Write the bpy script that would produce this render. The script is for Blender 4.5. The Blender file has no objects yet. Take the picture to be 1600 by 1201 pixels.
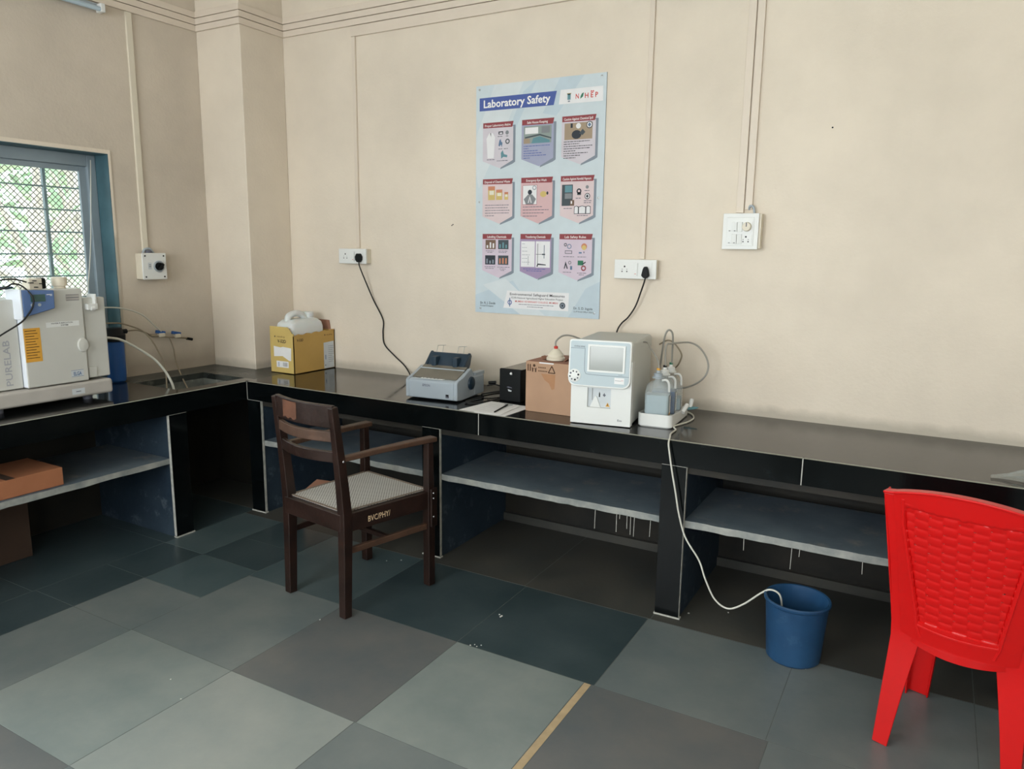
import bpy, bmesh, math, random
from mathutils import Vector, Matrix
random.seed(7)
SC = bpy.context.scene
COL = SC.collection

# ------------------------------------------------------------------ camera, world, light, exposure
CAMPOS = Vector((4.2207, -3.7025, 1.5848))
FW = Vector((-0.48524323, 0.85623289, -0.17721242))
RT = Vector((0.86881252, 0.49498077, 0.01260312))
UP = Vector((-0.09850795, 0.14784879, 0.98409193))
cam = bpy.data.objects.new('camera', bpy.data.cameras.new('camera'))
cam.data.sensor_width = 36.0
cam.data.lens = 1162.44 * 36.0 / 1600.0
cam.data.clip_start = 0.05
cam.data.clip_end = 200
m = Matrix.Identity(4)
for i in range(3):
    m[i][0] = RT[i]; m[i][1] = UP[i]; m[i][2] = -FW[i]; m[i][3] = CAMPOS[i]
cam.matrix_world = m
COL.objects.link(cam)
SC.camera = cam

SC.view_settings.view_transform = 'Standard'
SC.view_settings.look = 'None'
SC.view_settings.gamma = 1.0
SC.view_settings.use_curve_mapping = False
SC.view_settings.exposure = 0.36

W = bpy.data.worlds.new('overcast_sky'); SC.world = W
W.use_nodes = True
bg = W.node_tree.nodes['Background']
bg.inputs[0].default_value = (0.86, 0.95, 1.0, 1)
bg.inputs[1].default_value = 4.0

def area(name, loc, rot, sx, sy, watts, col):
    l = bpy.data.lights.new(name, 'AREA'); l.shape = 'RECTANGLE'
    l.size = sx; l.size_y = sy; l.energy = watts; l.color = col
    o = bpy.data.objects.new(name, l); o.location = loc; o.rotation_euler = rot
    COL.objects.link(o); return o
# daylight entering the second window of the left wall; soft fill added behind the camera
area('daylight_side_window', (-0.2, -3.75, 1.48), (0, -math.pi/2, 0), 1.25, 1.45, 112, (0.93, 0.98, 1.0))
area('soft_fill_rear', (1.9, -5.68, 1.95), (math.pi/2, 0, 0), 1.9, 1.9, 62, (1.0, 0.99, 0.97))
area('soft_fill_rear', (4.7, -5.68, 1.95), (math.pi/2, 0, 0), 1.9, 1.9, 30, (1.0, 0.99, 0.97))

# ------------------------------------------------------------------ materials
def lin(c):
    out = []
    for v in c[:3]:
        v = v / 255.0
        out.append(v/12.92 if v <= 0.04045 else ((v+0.055)/1.055)**2.4)
    return tuple(out) + (1.0,)
MATS = {}
def pm(name, col, rough=0.5, var=0.06, scale=8.0, bump=0.0, bscale=None, metal=0.0, spec=0.5, coat=0.0,
       trans=0.0, alpha=1.0, col2=None, ior=1.45, sss=0.0, detail=4.0):
    """procedural principled material: noise-mixed base colour plus optional bump"""
    if name in MATS: return MATS[name]
    mt = bpy.data.materials.new(name); mt.use_nodes = True
    nt = mt.node_tree; b = nt.nodes['Principled BSDF']
    tc = nt.nodes.new('ShaderNodeTexCoord')
    nz = nt.nodes.new('ShaderNodeTexNoise'); nz.inputs['Scale'].default_value = scale
    nz.inputs['Detail'].default_value = detail
    nt.links.new(tc.outputs['Object'], nz.inputs['Vector'])
    mx = nt.nodes.new('ShaderNodeMix'); mx.data_type = 'RGBA'
    c = lin(col)
    if col2 is None:
        a = tuple(min(1, v*(1-var)) for v in c[:3])+(1,); d = tuple(min(1, v*(1+var)) for v in c[:3])+(1,)
    else: a, d = c, lin(col2)
    mx.inputs[6].default_value = a; mx.inputs[7].default_value = d
    rp = nt.nodes.new('ShaderNodeMapRange'); rp.inputs[1].default_value = 0.3; rp.inputs[2].default_value = 0.7
    nt.links.new(nz.outputs['Fac'], rp.inputs[0]); nt.links.new(rp.outputs[0], mx.inputs[0])
    nt.links.new(mx.outputs[2], b.inputs['Base Color'])
    b.inputs['Roughness'].default_value = rough; b.inputs['Metallic'].default_value = metal
    b.inputs['Specular IOR Level'].default_value = spec; b.inputs['Coat Weight'].default_value = coat
    b.inputs['Transmission Weight'].default_value = trans; b.inputs['Alpha'].default_value = alpha
    b.inputs['IOR'].default_value = ior
    if sss: b.inputs['Subsurface Weight'].default_value = sss; b.inputs['Subsurface Scale'].default_value = 0.02
    if bump:
        n2 = nt.nodes.new('ShaderNodeTexNoise'); n2.inputs['Scale'].default_value = bscale or scale*4
        n2.inputs['Detail'].default_value = 5
        nt.links.new(tc.outputs['Object'], n2.inputs['Vector'])
        bp = nt.nodes.new('ShaderNodeBump'); bp.inputs['Strength'].default_value = bump; bp.inputs['Distance'].default_value = 0.01
        nt.links.new(n2.outputs['Fac'], bp.inputs['Height']); nt.links.new(bp.outputs[0], b.inputs['Normal'])
    MATS[name] = mt
    return mt

def wall_mat(name, col, dirtcol, zdirt=0.86, band=0.09, patch=0.05):
    """painted plaster: broad uneven patches, fine bump, and a line of dirt above the worktop height"""
    mt = bpy.data.materials.new(name); mt.use_nodes = True; nt = mt.node_tree; b = nt.nodes['Principled BSDF']
    N = nt.nodes.new; L = nt.links.new
    tc = N('ShaderNodeTexCoord'); sp = N('ShaderNodeSeparateXYZ'); L(tc.outputs['Object'], sp.inputs[0])
    n1 = N('ShaderNodeTexNoise'); n1.inputs['Scale'].default_value = 1.3; n1.inputs['Detail'].default_value = 6; n1.inputs['Roughness'].default_value = 0.6
    L(tc.outputs['Object'], n1.inputs['Vector'])
    mx = N('ShaderNodeMix'); mx.data_type = 'RGBA'; c = lin(col)
    mx.inputs[6].default_value = tuple(v*(1-patch*1.6) for v in c[:3])+(1,); mx.inputs[7].default_value = tuple(min(1, v*(1+patch)) for v in c[:3])+(1,)
    mr = N('ShaderNodeMapRange'); mr.inputs[1].default_value = .35; mr.inputs[2].default_value = .65
    L(n1.outputs['Fac'], mr.inputs[0]); L(mr.outputs[0], mx.inputs[0])
    n2 = N('ShaderNodeTexNoise'); n2.inputs['Scale'].default_value = 9; n2.inputs['Detail'].default_value = 5
    L(tc.outputs['Object'], n2.inputs['Vector'])
    # height mask wobbling with the noise
    ad = N('ShaderNodeMath'); ad.operation = 'MULTIPLY_ADD'; ad.inputs[1].default_value = -0.06; L(n2.outputs['Fac'], ad.inputs[0]); L(sp.outputs['Z'], ad.inputs[2])
    mk = N('ShaderNodeMapRange'); mk.inputs[1].default_value = zdirt-0.045; mk.inputs[2].default_value = zdirt-0.045+band*0.35
    mk.inputs[3].default_value = 0.55; mk.inputs[4].default_value = 0.0
    L(ad.outputs[0], mk.inputs[0])
    m2 = N('ShaderNodeMix'); m2.data_type = 'RGBA'; L(mk.outputs[0], m2.inputs[0]); L(mx.outputs[2], m2.inputs[6]); m2.inputs[7].default_value = lin(dirtcol)
    L(m2.outputs[2], b.inputs['Base Color']); b.inputs['Roughness'].default_value = 0.62; b.inputs['Specular IOR Level'].default_value = 0.25
    n3 = N('ShaderNodeTexNoise'); n3.inputs['Scale'].default_value = 60; L(tc.outputs['Object'], n3.inputs['Vector'])
    ms = N('ShaderNodeMath'); ms.operation = 'MULTIPLY_ADD'; ms.inputs[1].default_value = 6.0; L(n1.outputs['Fac'], ms.inputs[0]); L(n3.outputs['Fac'], ms.inputs[2])
    bp = N('ShaderNodeBump'); bp.inputs['Strength'].default_value = 0.12; bp.inputs['Distance'].default_value = 0.01
    L(ms.outputs[0], bp.inputs['Height']); L(bp.outputs[0], b.inputs['Normal'])
    MATS[name] = mt; return mt

def stone_mat(name, col, col2, rough=0.3, scale=3.0, spec=0.5, rvar=0.15, bump=0.05, speck=None, wear=0.0, wearcol=(120,120,115)):
    mt = bpy.data.materials.new(name); mt.use_nodes = True; nt = mt.node_tree; b = nt.nodes['Principled BSDF']
    N = nt.nodes.new; L = nt.links.new
    tc = N('ShaderNodeTexCoord')
    n1 = N('ShaderNodeTexNoise'); n1.inputs['Scale'].default_value = scale; n1.inputs['Detail'].default_value = 8; n1.inputs['Roughness'].default_value = .62
    L(tc.outputs['Object'], n1.inputs['Vector'])
    mr = N('ShaderNodeMapRange'); mr.inputs[1].default_value = .32; mr.inputs[2].default_value = .68; L(n1.outputs['Fac'], mr.inputs[0])
    mx = N('ShaderNodeMix'); mx.data_type = 'RGBA'; mx.inputs[6].default_value = lin(col); mx.inputs[7].default_value = lin(col2); L(mr.outputs[0], mx.inputs[0])
    out = mx.outputs[2]
    if wear:
        nw = N('ShaderNodeTexNoise'); nw.inputs['Scale'].default_value = scale*1.7; nw.inputs['Detail'].default_value = 10; nw.inputs['Roughness'].default_value = .7
        mp = N('ShaderNodeMapping'); mp.inputs['Location'].default_value = (3.1, 5.2, 1.7); L(tc.outputs['Object'], mp.inputs[0]); L(mp.outputs[0], nw.inputs['Vector'])
        mw = N('ShaderNodeMapRange'); mw.inputs[1].default_value = .56; mw.inputs[2].default_value = .72; mw.inputs[4].default_value = wear; L(nw.outputs['Fac'], mw.inputs[0])
        m3 = N('ShaderNodeMix'); m3.data_type = 'RGBA'; L(mw.outputs[0], m3.inputs[0]); L(out, m3.inputs[6]); m3.inputs[7].default_value = lin(wearcol); out = m3.outputs[2]
    L(out, b.inputs['Base Color'])
    rr = N('ShaderNodeMapRange'); rr.inputs[3].default_value = max(.02, rough-rvar); rr.inputs[4].default_value = rough+rvar; L(mr.outputs[0], rr.inputs[0]); L(rr.outputs[0], b.inputs['Roughness'])
    b.inputs['Specular IOR Level'].default_value = spec
    if bump:
        n3 = N('ShaderNodeTexNoise'); n3.inputs['Scale'].default_value = 35; n3.inputs['Detail'].default_value = 4; L(tc.outputs['Object'], n3.inputs['Vector'])
        bp = N('ShaderNodeBump'); bp.inputs['Strength'].default_value = bump; bp.inputs['Distance'].default_value = 0.01; L(n3.outputs['Fac'], bp.inputs['Height']); L(bp.outputs[0], b.inputs['Normal'])
    MATS[name] = mt; return mt

WALL = wall_mat('cream_plaster', (220, 209, 193), (150, 144, 130), zdirt=0.835, band=0.12)
WALL_L = wall_mat('cream_plaster_weathered', (203, 192, 177), (128, 114, 98), zdirt=0.87, band=0.3, patch=0.08)
CEIL = pm('ceiling_whitewash', (225, 222, 212), .8, .03, 2)
GRAN = stone_mat('black_granite_polished', (10, 12, 13), (20, 22, 23), .10, 5, .55, .05, .01, wear=.25, wearcol=(60, 66, 66))
FASC = stone_mat('black_granite_fascia', (6, 9, 10), (10, 14, 15), .16, 5, .22, .06, .01, wear=.12, wearcol=(50, 58, 60))
EDGE = pm('granite_pale_edge', (150, 150, 140), .5, .2, 30)  # pale grey top face along the fascia panels
GROUT = pm('white_cement_joint', (175, 175, 168), .8, .2, 40)
KOTA = stone_mat('shelf_stone_blue_grey', (80, 92, 104), (106, 118, 126), .45, 4, .4, .0, .1, wear=.55, wearcol=(158, 150, 138))
KOTAE = stone_mat('shelf_stone_cut_edge', (120, 126, 126), (165, 166, 160), .7, 9, .3, .1, .2)
PLBL = stone_mat('blue_grey_plaster', (28, 42, 56), (48, 62, 74), .6, 5, .3, .1, .2, wear=.6, wearcol=(105, 118, 126))
DARKW = stone_mat('under_worktop_shade', (28, 29, 28), (46, 43, 37), .6, 4, .3, .1, .1)  # shade under the worktops put into the colour
FT = {
 'pale': stone_mat('floor_stone_pale', (124, 132, 130), (142, 146, 142), .32, 3.2, .45, .0, .04, wear=0),
 'light': stone_mat('floor_stone_light', (112, 122, 121), (130, 137, 134), .32, 3.2, .45, .0, .04, wear=0),
 'mid': stone_mat('floor_stone_mid', (94, 104, 106), (112, 118, 117), .32, 3.2, .45, .0, .04, wear=0),
 'warm': stone_mat('floor_stone_warm', (86, 92, 94), (104, 104, 102), .32, 3.2, .45, .0, .04, wear=0),
 'green': stone_mat('floor_stone_green', (66, 82, 86), (82, 95, 97), .30, 3.2, .45, .0, .04, wear=0),
 'dark': stone_mat('floor_stone_dark', (48, 62, 66), (64, 76, 79), .30, 3.2, .45, .0, .04, wear=0),
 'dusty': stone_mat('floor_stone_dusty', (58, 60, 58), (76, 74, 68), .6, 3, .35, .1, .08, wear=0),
 'sand': pm('floor_sandy_grout', (170, 150, 118), .8, .1, 25), 'joint': pm('floor_joint', (92, 98, 96), .7, .15, 20),
}
ALU = pm('window_aluminium', (138, 152, 160), .45, .06, 6, metal=.15)
TEAL = pm('teal_reveal_paint', (66, 98, 108), .5, .22, 5, bump=.2)
IRON = pm('grille_grey_paint', (128, 146, 152), .5, .1, 12)
WIRE = pm('expanded_mesh_steel', (112, 108, 100), .5, .1, 30, metal=.3)
WOOD = stone_mat('chair_dark_wood', (28, 18, 15), (46, 28, 22), .36, 9, .45, .08, .15, wear=.2, wearcol=(92, 50, 32))
WOODW = stone_mat('chair_worn_wood', (62, 44, 35), (86, 62, 48), .5, 9, .4, .08, .15, wear=.3, wearcol=(140, 100, 70))
RED = pm('red_plastic', (200, 14, 14), .32, .05, 4, spec=.5)
BLUEP = stone_mat('blue_bucket_plastic', (28, 62, 96), (38, 76, 112), .38, 6, .4, .06, .05, wear=.3, wearcol=(92, 128, 158))
WHITEP = pm('white_plastic', (222, 224, 222), .38, .02, 4)
CREAMP = pm('cream_plastic', (216, 208, 190), .42, .04, 6)
IVORY = pm('trunking_pvc', (216, 204, 189), .45, .03, 5)
GREYP = pm('light_grey_plastic', (158, 168, 176), .4, .03, 5)
ANGREY = pm('analyzer_panel_grey', (178, 192, 198), .4, .02, 5)
ANSIDE = pm('analyzer_side_grey', (186, 188, 184), .5, .02, 5)
SCREEN = pm('screen_glass', (150, 155, 152), .12, .02, 5, spec=.6)
BLACKP = pm('black_plastic', (8, 12, 14), .5, .1, 8, spec=.25)
RUBB = pm('black_cable_rubber', (14, 14, 14), .5, .1, 8)
NAVY = pm('navy_grey_plastic', (34, 52, 66), .35, .08, 6)
TAUPE = pm('smoked_grey_cover', (108, 104, 94), .25, .05, 6)
CARD = pm('corrugated_cardboard', (172, 138, 112), .75, .06, 7, bump=.06)
CARDO = pm('orange_brown_cardboard', (160, 104, 72), .75, .08, 6, bump=.06)
CARDD = pm('brown_cardboard', (66, 50, 40), .8, .1, 6)
CARDIN = pm('cardboard_inside', (150, 108, 88), .8, .05, 8)
YELL = pm('yellow_printed_cardboard', (188, 152, 84), .6, .05, 6)
YELLP = pm('yellow_printed_cardboard_pale', (202, 176, 106), .6, .05, 6)
PRINT = pm('brown_ink', (70, 44, 24), .7, .1, 20)
INK = pm('black_ink', (30, 32, 36), .7, .1, 20)
GINK = pm('grey_ink', (96, 98, 110), .7, .1, 20)
WINK = pm('white_ink', (238, 238, 236), .6, .02, 20)
RINK = pm('red_ink', (196, 62, 52), .6, .05, 20)
GRINK = pm('green_ink', (44, 110, 84), .6, .05, 20)
BINK = pm('blue_ink', (52, 92, 140), .6, .05, 20)
PAPER = pm('paper_white', (226, 226, 226), .7, .03, 12)
LBL = pm('label_silver_white', (196, 202, 206), .5, .04, 20)
ORNG = pm('orange_sticker', (216, 160, 62), .6, .04, 12)
PURB = pm('purifier_casing', (198, 198, 192), .45, .03, 5)
PURW = pm('purifier_white_lit_side', (222, 228, 236), .4, .02, 5)  # paler than the casing: light on the near side faces put into the colour
PURG = pm('purifier_base_dusty', (178, 174, 168), .6, .08, 9)
PURBLUE = pm('purifier_blue_panel', (88, 114, 160), .4, .04, 5)
LCD = pm('lcd_green_grey', (64, 92, 90), .2, .05, 5)
FBLUE = pm('filter_blue_plastic', (34, 84, 150), .35, .06, 6)
HDPE = pm('translucent_jerrycan_plastic', (214, 218, 218), .4, .03, 6, sss=.15)
BOTP = pm('bottle_translucent_plastic', (206, 216, 218), .3, .02, 6, alpha=.26)
LIQ = pm('pale_liquid', (172, 190, 198), .15, .02, 6)
LIQB = pm('blue_liquid', (24, 66, 120), .15, .05, 6)
TUBEG = pm('grey_tubing', (150, 148, 140), .35, .05, 10)
TUBEW = pm('milky_tubing', (206, 206, 196), .35, .05, 10)
TUBED = pm('grimy_tubing', (140, 128, 108), .45, .1, 10)
STEEL = pm('steel', (170, 172, 172), .3, .05, 10, metal=.9)
SINKM = stone_mat('sink_stone', (84, 88, 86), (122, 124, 116), .22, 6, .5, .08, .1, wear=.8, wearcol=(150, 150, 142))
TUBEL = pm('frosted_tube_glass', (176, 194, 206), .3, .03, 6)
def simple(name, col, rough=.6): return pm(name, col, rough, .03, 15)
P = {k: simple('poster_'+k, c) for k, c in dict(base=(198, 210, 216), pale=(208, 216, 220), sky=(186, 202, 212), title=(72, 92, 158),
     maroon=(140, 62, 68), shade=(128, 138, 150), lilac=(204, 198, 206), violet=(158, 162, 186), pink=(214, 196, 198), rose=(208, 174, 176),
     mauve=(206, 192, 206), purple=(160, 142, 174), white=(226, 226, 228), tan=(160, 142, 120), brown=(116, 92, 76), grey=(128, 132, 136),
     dgrey=(66, 76, 82), dark=(40, 48, 58), steel=(92, 118, 148), teal=(96, 140, 150), yellow=(204, 180, 112), orange=(196, 130, 100),
     olive=(176, 168, 132), greyg=(140, 152, 148), cream=(222, 218, 200)).items()}

# ------------------------------------------------------------------ mesh builder
MW = {}          # world matrices of the roots
def catmull(pts, n=8, closed=False):
    P_ = [Vector(p) for p in pts]
    if len(P_) < 3: return P_
    out = []
    cnt = len(P_) if closed else len(P_)-1
    for i in range(cnt):
        if closed: a, b, c, d = P_[i-1], P_[i], P_[(i+1) % len(P_)], P_[(i+2) % len(P_)]
        else: a, b, c, d = P_[max(i-1, 0)], P_[i], P_[i+1], P_[min(i+2, len(P_)-1)]
        for k in range(n):
            t = k/n
            out.append(0.5*((2*b)+(-a+c)*t+(2*a-5*b+4*c-d)*t*t+(-a+3*b-3*c+d)*t*t*t))
    if not closed: out.append(P_[-1])
    return out

class MB:
    def __init__(s): s.bm = bmesh.new(); s.mats = []
    def mi(s, m):
        if m not in s.mats: s.mats.append(m)
        return s.mats.index(m)
    def _f(s, vs, k):
        try: f = s.bm.faces.new(vs); f.material_index = k; return f
        except ValueError: return None
    def box(s, x0, x1, y0, y1, z0, z1, m, mx=None, my=None, mz=None):
        """m = material; mx/my/mz override the +x / -y / +z face"""
        V = [s.bm.verts.new(p) for p in ((x0,y0,z0),(x1,y0,z0),(x1,y1,z0),(x0,y1,z0),(x0,y0,z1),(x1,y0,z1),(x1,y1,z1),(x0,y1,z1))]
        k = s.mi(m)
        for idx, mm in (((3,2,1,0),m),((4,5,6,7),mz or m),((0,1,5,4),my or m),((1,2,6,5),mx or m),((2,3,7,6),m),((3,0,4,7),m)):
            s._f([V[i] for i in idx], s.mi(mm))
        return s
    def bar(s, p, q, w, h, m, up=(0,0,1), w2=None, h2=None):
        """oriented box from p to q; w across, h along up; may taper to w2,h2"""
        p, q = Vector(p), Vector(q); d = (q-p).normalized(); u = Vector(up); side = d.cross(u)
        if side.length < 1e-5: side = d.cross(Vector((0,1,0)))
        side.normalize(); u = side.cross(d).normalized(); w2 = w2 or w; h2 = h2 or h
        A = [p+side*(a*w/2)+u*(b*h/2) for a, b in ((-1,-1),(1,-1),(1,1),(-1,1))]
        B = [q+side*(a*w2/2)+u*(b*h2/2) for a, b in ((-1,-1),(1,-1),(1,1),(-1,1))]
        V = [s.bm.verts.new(x) for x in A+B]; k = s.mi(m)
        for idx in ((3,2,1,0),(4,5,6,7),(0,1,5,4),(1,2,6,5),(2,3,7,6),(3,0,4,7)): s._f([V[i] for i in idx], k)
        return s
    def sweep(s, pts, w, h, m, side=(1,0,0), close=True):
        """rectangular section swept along pts; side = width axis"""
        rings = []; n = len(pts); P_ = [Vector(p) for p in pts]; S = Vector(side).normalized()
        for i, p in enumerate(P_):
            d = (P_[min(i+1,n-1)]-P_[max(i-1,0)]).normalized(); sd = (S-d*S.dot(d)).normalized(); u = sd.cross(d).normalized()
            ww = w[i] if isinstance(w, (list, tuple)) else w; hh = h[i] if isinstance(h, (list, tuple)) else h
            rings.append([s.bm.verts.new(p+sd*(a*ww/2)+u*(b*hh/2)) for a, b in ((-1,-1),(1,-1),(1,1),(-1,1))])
        k = s.mi(m)
        for a, b in zip(rings, rings[1:]):
            for i in range(4): s._f([a[i], a[(i+1)%4], b[(i+1)%4], b[i]], k)
        s._f(rings[0][::-1], k); s._f(rings[-1], k)
        return s
    def tube(s, pts, r, m, n=8, sm=6, closed=False):
        P_ = catmull(pts, sm, closed) if sm else [Vector(p) for p in pts]
        k = s.mi(m); rings = []; N_ = len(P_); prev = None
        for i, p in enumerate(P_):
            d = (P_[(i+1)%N_]-P_[i-1]) if closed else (P_[min(i+1,N_-1)]-P_[max(i-1,0)])
            d.normalize()
            if prev is None:
                a = d.cross(Vector((0,0,1)));
                if a.length < .1: a = d.cross(Vector((0,1,0)))
            else: a = prev-d*prev.dot(d)
            a.normalize(); prev = a; b = d.cross(a)
            rr = r(i/(N_-1)) if callable(r) else r
            rings.append([s.bm.verts.new(p+(a*math.cos(t)+b*math.sin(t))*rr) for t in [2*math.pi*j/n for j in range(n)]])
        pr = list(zip(rings, rings[1:])) + ([(rings[-1], rings[0])] if closed else [])
        for a, b in pr:
            for j in range(n): s._f([a[j], a[(j+1)%n], b[(j+1)%n], b[j]], k)
        if not closed: s._f(rings[0][::-1], k); s._f(rings[-1], k)
        return s
    def lathe(s, prof, c, m, n=32, axis='z', squash=(1,1), cap=True):
        c = Vector(c); k = s.mi(m); rings = []
        for r, h in prof:
            ring = []
            for j in range(n):
                t = 2*math.pi*j/n; a, b = r*math.cos(t)*squash[0], r*math.sin(t)*squash[1]
                v = {'z': (a, b, h), 'y': (a, h, b), 'x': (h, a, b)}[axis]
                ring.append(s.bm.verts.new(c+Vector(v)))
            rings.append(ring)
        for a, b in zip(rings, rings[1:]):
            for j in range(n): s._f([a[j], a[(j+1)%n], b[(j+1)%n], b[j]], k)
        if cap: s._f(rings[0][::-1], k); s._f(rings[-1], k)
        return s
    def prism(s, poly, o, u, v, depth, m, mside=None):
        """polygon (a,b) -> o+a*u+b*v, extruded by depth along u x v"""
        o, u, v = Vector(o), Vector(u), Vector(v); nrm = u.cross(v).normalized()
        A = [s.bm.verts.new(o+u*a+v*b) for a, b in poly]
        f = s._f(A, s.mi(m))
        if depth:
            B = [s.bm.verts.new(o+u*a+v*b+nrm*depth) for a, b in poly]
            if f: f.material_index = s.mi(mside or m)
            s._f(B, s.mi(m)); n = len(A)
            for i in range(n): s._f([A[i], A[(i+1)%n], B[(i+1)%n], B[i]], s.mi(mside or m))
        return s
    def grid(s, fn, nu, nv, m, skip=None):
        k = s.mi(m); V = [[s.bm.verts.new(fn(i/nu, j/nv)) for j in range(nv+1)] for i in range(nu+1)]
        for i in range(nu):
            for j in range(nv):
                if skip and skip(i, j): continue
                s._f([V[i][j], V[i+1][j], V[i+1][j+1], V[i][j+1]], k)
        return s
    def text(s, txt, o, u, v, h, m, w=None, align='L', bold=0.0, depth=0.0):
        cu = bpy.data.curves.new('t', 'FONT'); cu.body = txt; cu.size = 1; cu.offset = bold; cu.resolution_u = 2
        ob = bpy.data.objects.new('t', cu); me = bpy.data.meshes.new_from_object(ob)
        if not me.vertices: return s
        xs = [q.co.x for q in me.vertices]; x0, x1 = min(xs), max(xs)
        k = s.mi(m); sy = h/0.70; sx = (w/(x1-x0)) if w else sy
        ox = -x0*sx - {'L': 0, 'C': (x1-x0)*sx/2, 'R': (x1-x0)*sx}[align]
        o, u, v = Vector(o), Vector(u), Vector(v)
        V = [s.bm.verts.new(o+u*(q.co.x*sx+ox)+v*(q.co.y*sy)) for q in me.vertices]
        for p in me.polygons: s._f([V[i] for i in p.vertices], k)
        bpy.data.meshes.remove(me); bpy.data.objects.remove(ob); bpy.data.curves.remove(cu)
        return s
    def build(s, name, parent=None, world=False, origin=None, bevel=0, seg=2, fix=True, angle=35):
        if fix: bmesh.ops.recalc_face_normals(s.bm, faces=s.bm.faces[:])
        M = None
        if parent is not None and world: M = MW[parent.name].inverted()
        if origin is not None: M = Matrix.Translation(-Vector(origin))
        if M is not None: bmesh.ops.transform(s.bm, matrix=M, verts=s.bm.verts[:])
        s.bm.normal_update()
        for f in s.bm.faces: f.smooth = True
        lim = math.radians(angle)
        for e in s.bm.edges:
            if len(e.link_faces) != 2 or e.calc_face_angle(0) > lim: e.smooth = False
        me = bpy.data.meshes.new(name); s.bm.to_mesh(me); s.bm.free()
        for mt in s.mats: me.materials.append(mt)
        ob = bpy.data.objects.new(name, me); COL.objects.link(ob)
        if parent is not None: ob.parent = parent; MW[ob.name] = MW[parent.name]
        else:
            MW[ob.name] = Matrix.Translation(Vector(origin)) if origin is not None else Matrix.Identity(4)
            if origin is not None: ob.location = origin
        if bevel:
            b = ob.modifiers.new('bevel', 'BEVEL'); b.width = bevel; b.segments = seg; b.limit_method = 'ANGLE'; b.angle_limit = math.radians(40)
            b.harden_normals = True
        return ob

def thing(name, label, cat, loc=(0,0,0), rz=0.0, group=None):
    o = bpy.data.objects.new(name, None); COL.objects.link(o); o.empty_display_size = .05
    o.location = loc; o.rotation_euler = (0, 0, rz); MW[o.name] = Matrix.Translation(Vector(loc)) @ Matrix.Rotation(rz, 4, 'Z')
    return tag(o, label, cat, group)
def tag(o, label=None, cat=None, group=None, kind=None):
    if label: o['label'] = label
    if cat: o['category'] = cat
    if group: o['group'] = group
    if kind: o['kind'] = kind
    return o
def struct(o, label=None): return tag(o, label, kind='structure')

# ------------------------------------------------------------------ room shell
H = 0.80      # worktop height
D = 0.697     # worktop depth
XR, YB, ZC = 6.3, -5.5, 3.45
LY_ = -2.85
# floor: one mesh of stone tiles laid on a dark bed
fl = MB()
fl.box(-0.3, XR+.2, YB-.2, 0.25, -0.12, -0.0008, FT['joint'])
G = 0.0016
def tile(x0, x1, y0, y1, k): fl.box(x0+G, x1-G, y0+G, y1-G, -0.006, 0.0, FT[k])
# dusty strip of floor beneath the worktops
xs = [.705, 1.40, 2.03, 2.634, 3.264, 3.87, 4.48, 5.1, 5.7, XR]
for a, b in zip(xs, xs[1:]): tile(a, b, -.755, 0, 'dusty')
for a, b, k in ((-2.6, -1.99, 'dark'), (-1.99, -1.30, 'dark'), (-1.30, -.68, 'dark'), (-.68, 0, 'dusty'), (-3.2, -2.6, 'dark'), (-3.8, -3.2, 'mid'), (-4.5, -3.8, 'mid'), (YB, -4.5, 'mid')):
    tile(0, .705, a, b, k)
for a, b, k in ((-.755-.0, -.757, 'dark'), (-1.30, -.755, 'green'), (-1.632, -1.30, 'dark'), (-1.977, -1.632, 'dark'), (-2.59, -1.977, 'dark'), (-3.2, -2.59, 'green')):
    if b-a > .05: tile(.705, 1.01, a, b, k)
for a, b, k in ((-1.03, -.755, 'dark'), (-1.30, -1.03, 'dark'), (-1.632, -1.30, 'green'), (-1.977, -1.632, 'mid'), (-2.59, -1.977, 'mid'), (-3.2, -2.59, 'mid')):
    tile(1.01, 1.42, a, b, k)
rows = [(-1.352, -.757, [(1.42, 2.03, 'green'), (2.03, 2.645, 'dark'), (2.645, 3.255, 'dark'), (3.255, 3.87, 'mid'), (3.87, 4.48, 'mid'), (4.48, 5.1, 'mid'), (5.1, XR, 'green')]),
        (-1.97, -1.352, [(1.42, 2.03, 'mid'), (2.03, 2.645, 'warm'), (2.645, 3.215, 'light'), (3.215, 3.245, 'sand'), (3.245, 3.879, 'warm'), (3.879, 4.5, 'mid'), (4.5, 5.1, 'light'), (5.1, XR, 'mid')]),
        (-2.585, -1.97, [(1.42, 2.03, 'light'), (2.03, 2.64, 'pale'), (2.64, 3.215, 'mid'), (3.215, 3.245, 'sand'), (3.245, 3.879, 'mid'), (3.879, 4.5, 'warm'), (4.5, XR, 'mid')]),
        (-3.2, -2.585, [(1.42, 2.03, 'warm'), (2.03, 2.64, 'mid'), (2.64, 3.25, 'light'), (3.25, 3.88, 'mid'), (3.88, 4.5, 'mid'), (4.5, XR, 'warm')])]
for y0, y1, ts in rows:
    for a, b, k in ts: tile(a, b, y0, y1, k)
kk = ['mid', 'light', 'warm', 'mid', 'pale', 'mid']
for r in range(4):
    y1 = -3.2-.6*r; y0 = max(YB, y1-.6)
    if y0 >= y1: break
    for c in range(9): tile(.705+c*.622, .705+(c+1)*.622, y0, y1, kk[(c*2+r*3) % 6])
struct(fl.build('floor', fix=False))

wb = MB(); wb.box(-.25, XR+.2, 0, .25, -.1, ZC+.1, WALL); struct(wb.build('wall_back'))
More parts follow.
